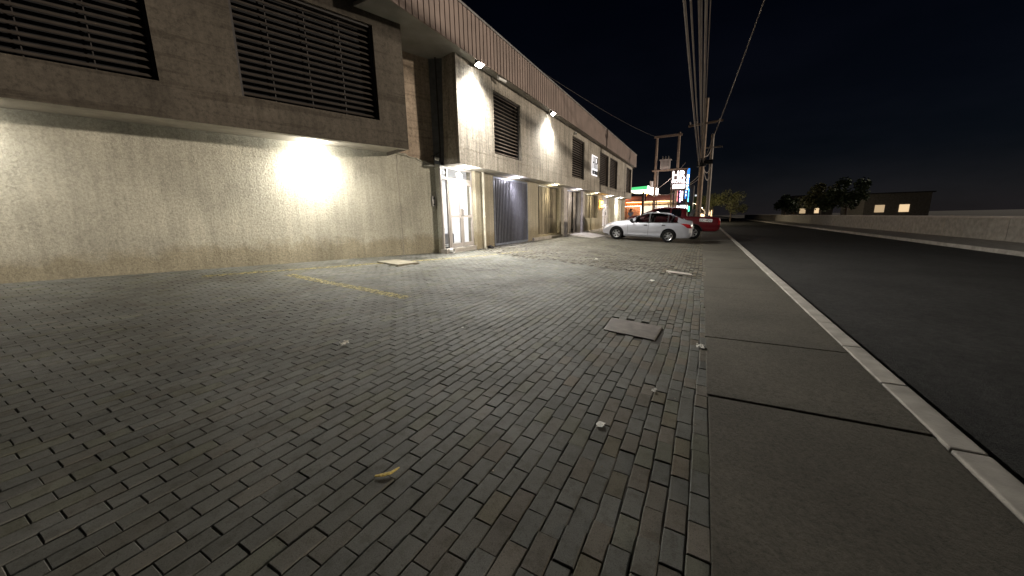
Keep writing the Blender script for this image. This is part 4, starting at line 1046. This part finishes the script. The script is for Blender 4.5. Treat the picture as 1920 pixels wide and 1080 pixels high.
arc = [(78,.05,0), (78,.05,2.0)] + [(78, .05+1.5*math.sin(a)+.6*(a/1.57), 2.0+1.6*math.sin(a)**.7*1.0) for a in (.3,.6,.9,1.2,1.5)]
mb = MB(); mb.tube(arc, .05, 8); mb.build('arm', M['pole_c'], t, smooth=True)
mb = MB(); mb.lathe((78,1.35,3.5), (0,0,-1), [(0,0), (.16,.02), (.12,.14), (0,.18)], 12); mb.build('lamp_head', emit('lamp_glow', (1,.85,.6), 25), t)
lamp('POINT', 'bulb', (77.0,1.0,3.6), 1500, (1,.85,.6), .1, parent=t)

# ---- trees
def leaf_mat(name, c):
    m, nt, b = new_mat(name)
    nt.links.new(ramp(nt, noise(nt, objvec(nt), 3.5, 3), [(.3, tuple(q*.55 for q in c)), (.7, tuple(q*1.3 for q in c))]), b.inputs['Base Color'])
    b.inputs['Roughness'].default_value = .6; return m
M['leaf'] = leaf_mat('foliage', (.05,.075,.03)); M['leaf2'] = leaf_mat('foliage_olive', (.085,.085,.03))
def tree(loc, h, rad, m, label, seed, nl=2600, ls=.16):
    rr = random.Random(seed); x, y, z = loc
    t = thing('street_tree', label, 'tree', loc, 'trees along the street')
    mb = MB(); mb.tube([(x,y,z), (x+.05,y,z+h*.3), (x,y+.05,z+h*.55)], [.16,.12,.07], 8)
    cl = []
    for k in range(11):
        a = rr.uniform(0, 6.28); q = rr.uniform(.2,.85); c = V((x+math.cos(a)*rad*q, y+math.sin(a)*rad*q, z+h*rr.uniform(.42,.92))); cl.append((c, rad*rr.uniform(.28,.5)))
        mb.tube([(x,y,z+h*.35), V((x,y,z+h*.5)).lerp(c,.5), c], [.06,.035,.012], 5)
    mb.build('trunk', M['bark'], t, smooth=True)
    mb = MB()
    for k in range(nl):
        c, r = rr.choice(cl); d = V((rr.gauss(0,1), rr.gauss(0,1), rr.gauss(0,.8))).normalized()*r*rr.random()**.4; p = c+d
        u = V((rr.gauss(0,1), rr.gauss(0,1), rr.gauss(0,.6))).normalized()*ls; v = u.orthogonal().normalized()*ls*.5
        mb.poly(p-u, p+v, p+u, p-v)
    mb.build('crown', m, t)
tree((87,1.9,.0), 5.8, 2.0, M['leaf'], 'dark bushy tree between the blue sign and the brown pole', 3)
tree((85,-.9,-.0), 5.4, 2.1, M['leaf2'], 'olive green tree right of the brown pole', 4)
tree((83,-4.4,-.0), 5.6, 2.4, M['leaf2'], 'broad tree at the far roadside, rightmost of the row', 5)
t = thing('boundary_wall', 'low plastered wall along the far side of the dark road', 'wall', (60,-12.2,0))
mb = MB(); x = -20
while x < 150: mb.box(x, -12.35, -.1, x+4.97, -12.15, 1.0); x += 5
mb.build('panels', M['concrete'], t)
mb = MB(); mb.box(-20, -12.42, 1.0, 150, -12.08, 1.09); mb.build('coping', M['pole_c'], t)
tree((58,-15,0), 5.2, 2.3, M['leaf'], 'tree behind the low wall across the road, nearest to the camera', 8, 2200, .2)
tree((74,-16,0), 6.0, 2.6, M['leaf2'], 'taller tree behind the low wall across the road', 9, 2200, .22)
tree((96,-15,0), 5.0, 2.4, M['leaf'], 'farthest tree behind the low wall across the road', 10, 1800, .24)
for k, (x, y, w, h, lb) in enumerate(((84,-24,12,4.2,'dark flat roofed house across the road with two lit windows'), (118,-20,16,5.5,'far flat roofed house across the road, beyond the trees'))):
    t = thing('house', lb, 'house', (x,y,0), 'houses across the road')
    mb = MB(); mb.box(x, y-8, -.2, x+w, y, h); mb.build('wall', M['concrete'], t)
    mb = MB(); mb.box(x-.3, y-8.3, h, x+w+.3, y+.3, h+.2); mb.build('roof', M['roof'], t)
    for j, yy in enumerate((-2.6, -5.6)):
        mb = MB(); mb.box(x-.05, y+yy, 1.2, x-.003, y+yy+1.2, 2.4); mb.build('lit_window', emit('house_window_%d%d' % (k, j), (1,.72,.42), .9 if j else .5), t)
# far lit shop strip across the road end
t = thing('distant_shop', 'small far shop with lit orange front below the trees', 'building', (95,.3,0))
mb = MB(); mb.box(95, -1.6, 0, 98, 1.2, 3.2); mb.build('wall', M['cream'], t)
mb = MB(); mb.box(94.9, -1.3, .6, 94.99, -.5, 2.4); mb.box(94.9, -.2, .5, 94.99, .9, 1.6); mb.build('lit_window', emit('far_window', (1,.7,.4), 3), t)

# ---- person by the railing
def skin_mesh(name, nodes, edges, m, parent, sub=2):
    me = bpy.data.meshes.new(name); off = OFF[parent.name]
    me.from_pydata([tuple(V(p)-off) for p, r in nodes], edges, [])
    o = bpy.data.objects.new(name, me); COL.objects.link(o)
    sk = o.modifiers.new('skin', 'SKIN'); sk.use_smooth_shade = True
    for i, (p, r) in enumerate(nodes):
        me.skin_vertices[0].data[i].radius = (r, r)
    me.skin_vertices[0].data[0].use_root = True
    ss = o.modifiers.new('sub', 'SUBSURF'); ss.levels = sub; ss.render_levels = sub
    dg = bpy.context.evaluated_depsgraph_get(); me2 = bpy.data.meshes.new_from_object(o.evaluated_get(dg))
    bpy.data.objects.remove(o); me2.name = name
    me2.polygons.foreach_set('use_smooth', [True]*len(me2.polygons))
    return link(name, me2, m, parent)
px, py = 38.8, 6.72; pz = .06*py
t = thing('person', 'person in a light blue shirt standing at the far railing', 'person', (px,py,pz))
J = lambda dx, dy, z: (px+dx, py+dy, pz+z)
nodes = [(J(0,0,.92),.14), (J(0,0,1.15),.13), (J(0,0,1.36),.15), (J(0,0,1.48),.055), (J(-.02,0,1.58),.09), (J(-.02,0,1.66),.085),
         (J(0,.18,1.38),.06), (J(0,.25,1.1),.045), (J(-.1,.22,.88),.035), (J(-.12,.21,.80),.028), (J(0,-.18,1.38),.06), (J(0,-.25,1.1),.045), (J(-.1,-.22,.88),.035), (J(-.12,-.21,.80),.028),
         (J(0,.09,.85),.09), (J(-.01,.1,.48),.065), (J(.02,.1,.08),.045), (J(-.13,.11,.035),.035), (J(0,-.09,.85),.09), (J(-.01,-.1,.48),.065), (J(.02,-.1,.08),.045), (J(-.13,-.11,.035),.035)]
ed = [(0,1),(1,2),(2,3),(3,4),(4,5),(2,6),(6,7),(7,8),(8,9),(2,10),(10,11),(11,12),(12,13),(0,14),(14,15),(15,16),(16,17),(0,18),(18,19),(19,20),(20,21)]
skin_mesh('body', nodes, ed, M['skin'], t)
sn = [(p, r*1.12) for p, r in nodes[:3]] + [(nodes[6][0], .072), (J(0,.235,1.17),.06), (nodes[10][0], .072), (J(0,-.235,1.17),.06)]
skin_mesh('shirt', sn, [(0,1),(1,2),(2,3),(3,4),(2,5),(5,6)], M['shirt'], t)
tn = [(J(0,0,.95),.155)] + [(nodes[k][0], nodes[k][1]*1.15) for k in (14,15,16,18,19,20)]
skin_mesh('trousers', tn, [(0,1),(1,2),(2,3),(0,4),(4,5),(5,6)], M['trouser'], t)
mb = MB(); mb.lathe(J(.0,0,1.60), (.1,0,1), [(.112,-.04), (.122,.04), (.10,.10), (.05,.14), (0,.145)], 14); mb.build('hair', M['hair'], t, smooth=True)
mb = MB(); mb.lathe(J(-.115,0,1.60), (-1,0,-.3), [(.022,0), (.012,.025), (0,.03)], 8); mb.build('nose', M['skin'], t, smooth=True)
mb = MB()
for sy in (.033,-.033): mb.lathe(J(-.112,sy,1.635), (-1,0,0), [(.012,0), (0,.008)], 8)
mb.build('eyes', M['ink'], t)

# ------------------------------------------------------------------ light, sky, camera
world = bpy.data.worlds.new('World'); scene.world = world; world.use_nodes = True
nt = world.node_tree; bg = nt.nodes['Background']
sky = nt.nodes.new('ShaderNodeTexSky'); sky.sky_type = 'NISHITA'; sky.sun_disc = False; sky.dust_density = .2; sky.ozone_density = 5.
SUN_AZ = V((.36,-.933,0)); ELEV = R(4.8)
sky.sun_elevation = ELEV; sky.sun_rotation = math.atan2(SUN_AZ.x, SUN_AZ.y)
bg.inputs['Strength'].default_value = .0011
tcw = N(nt, 'ShaderNodeTexCoord'); sxw = N(nt, 'ShaderNodeSeparateXYZ'); nt.links.new(tcw.outputs['Generated'], sxw.inputs[0])
wv = N(nt, 'ShaderNodeMapping'); wv.inputs['Scale'].default_value = (2,2,6); nt.links.new(tcw.outputs['Generated'], wv.inputs['Vector'])
cl_ = ramp(nt, noise(nt, wv.outputs['Vector'], 1.4, 5), [(.35, (.6,.6,.6)), (.7, (1.3,1.3,1.3))])
town = mix(nt, 1., ramp(nt, sxw.outputs['Z'], [(.0, (.009,.008,.0095)), (.12, (.0028,.0027,.004)), (.42, (.0004,.0004,.0012)), (1., (.0002,.0002,.0008))]), cl_, 'MULTIPLY')
bg2 = N(nt, 'ShaderNodeBackground'); nt.links.new(town, bg2.inputs['Color']); adw = N(nt, 'ShaderNodeAddShader')
nt.links.new(sky.outputs[0], bg.inputs['Color']); nt.links.new(bg.outputs[0], adw.inputs[0]); nt.links.new(bg2.outputs[0], adw.inputs[1]); nt.links.new(adw.outputs[0], nt.nodes['World Output'].inputs['Surface'])
src = SUN_AZ.normalized()*math.cos(ELEV) + Z*math.sin(ELEV)
l = bpy.data.lights.new('street_light_sun', 'SUN'); l.energy = 2.5; l.angle = R(2); l.color = (1,.87,.72)  # low warm sun lamp standing in for unseen street lighting
o = bpy.data.objects.new('street_light_sun', l); COL.objects.link(o); o.rotation_euler = (-src).to_track_quat('-Z', 'Y').to_euler(); o.location = (0,-20,20)

f, th, rho, yaw = 675., R(10.93), R(1.2), R(27.95)
F0 = V((0, math.cos(th), -math.sin(th))); R0 = V((1,0,0)); U0 = V((0, math.sin(th), math.cos(th)))
Rv = R0*math.cos(rho) - U0*math.sin(rho); Uv = R0*math.sin(rho) + U0*math.cos(rho)
def tow(v): return V((math.sin(yaw)*v.x + math.cos(yaw)*v.y, -math.cos(yaw)*v.x + math.sin(yaw)*v.y, v.z))
Rw, Uw, Fw = tow(Rv), tow(Uv), tow(F0)
cam = bpy.data.cameras.new('camera'); co = bpy.data.objects.new('camera', cam); COL.objects.link(co)
m = Matrix((Rw, Uw, -Fw)).transposed().to_4x4(); m.translation = V((0,0,1.45)); co.matrix_world = m
cam.sensor_width = 36; cam.lens = f/1920*36; cam.clip_start = .05; cam.clip_end = 3000
scene.camera = co
scene.render.engine = 'CYCLES'
scene.cycles.use_denoising = True; scene.cycles.sample_clamp_indirect = 6; scene.cycles.max_bounces = 6
scene.cycles.transparent_max_bounces = 12
scene.view_settings.view_transform = 'Standard'; scene.view_settings.look = 'None'
scene.view_settings.exposure = 0; scene.view_settings.gamma = 1
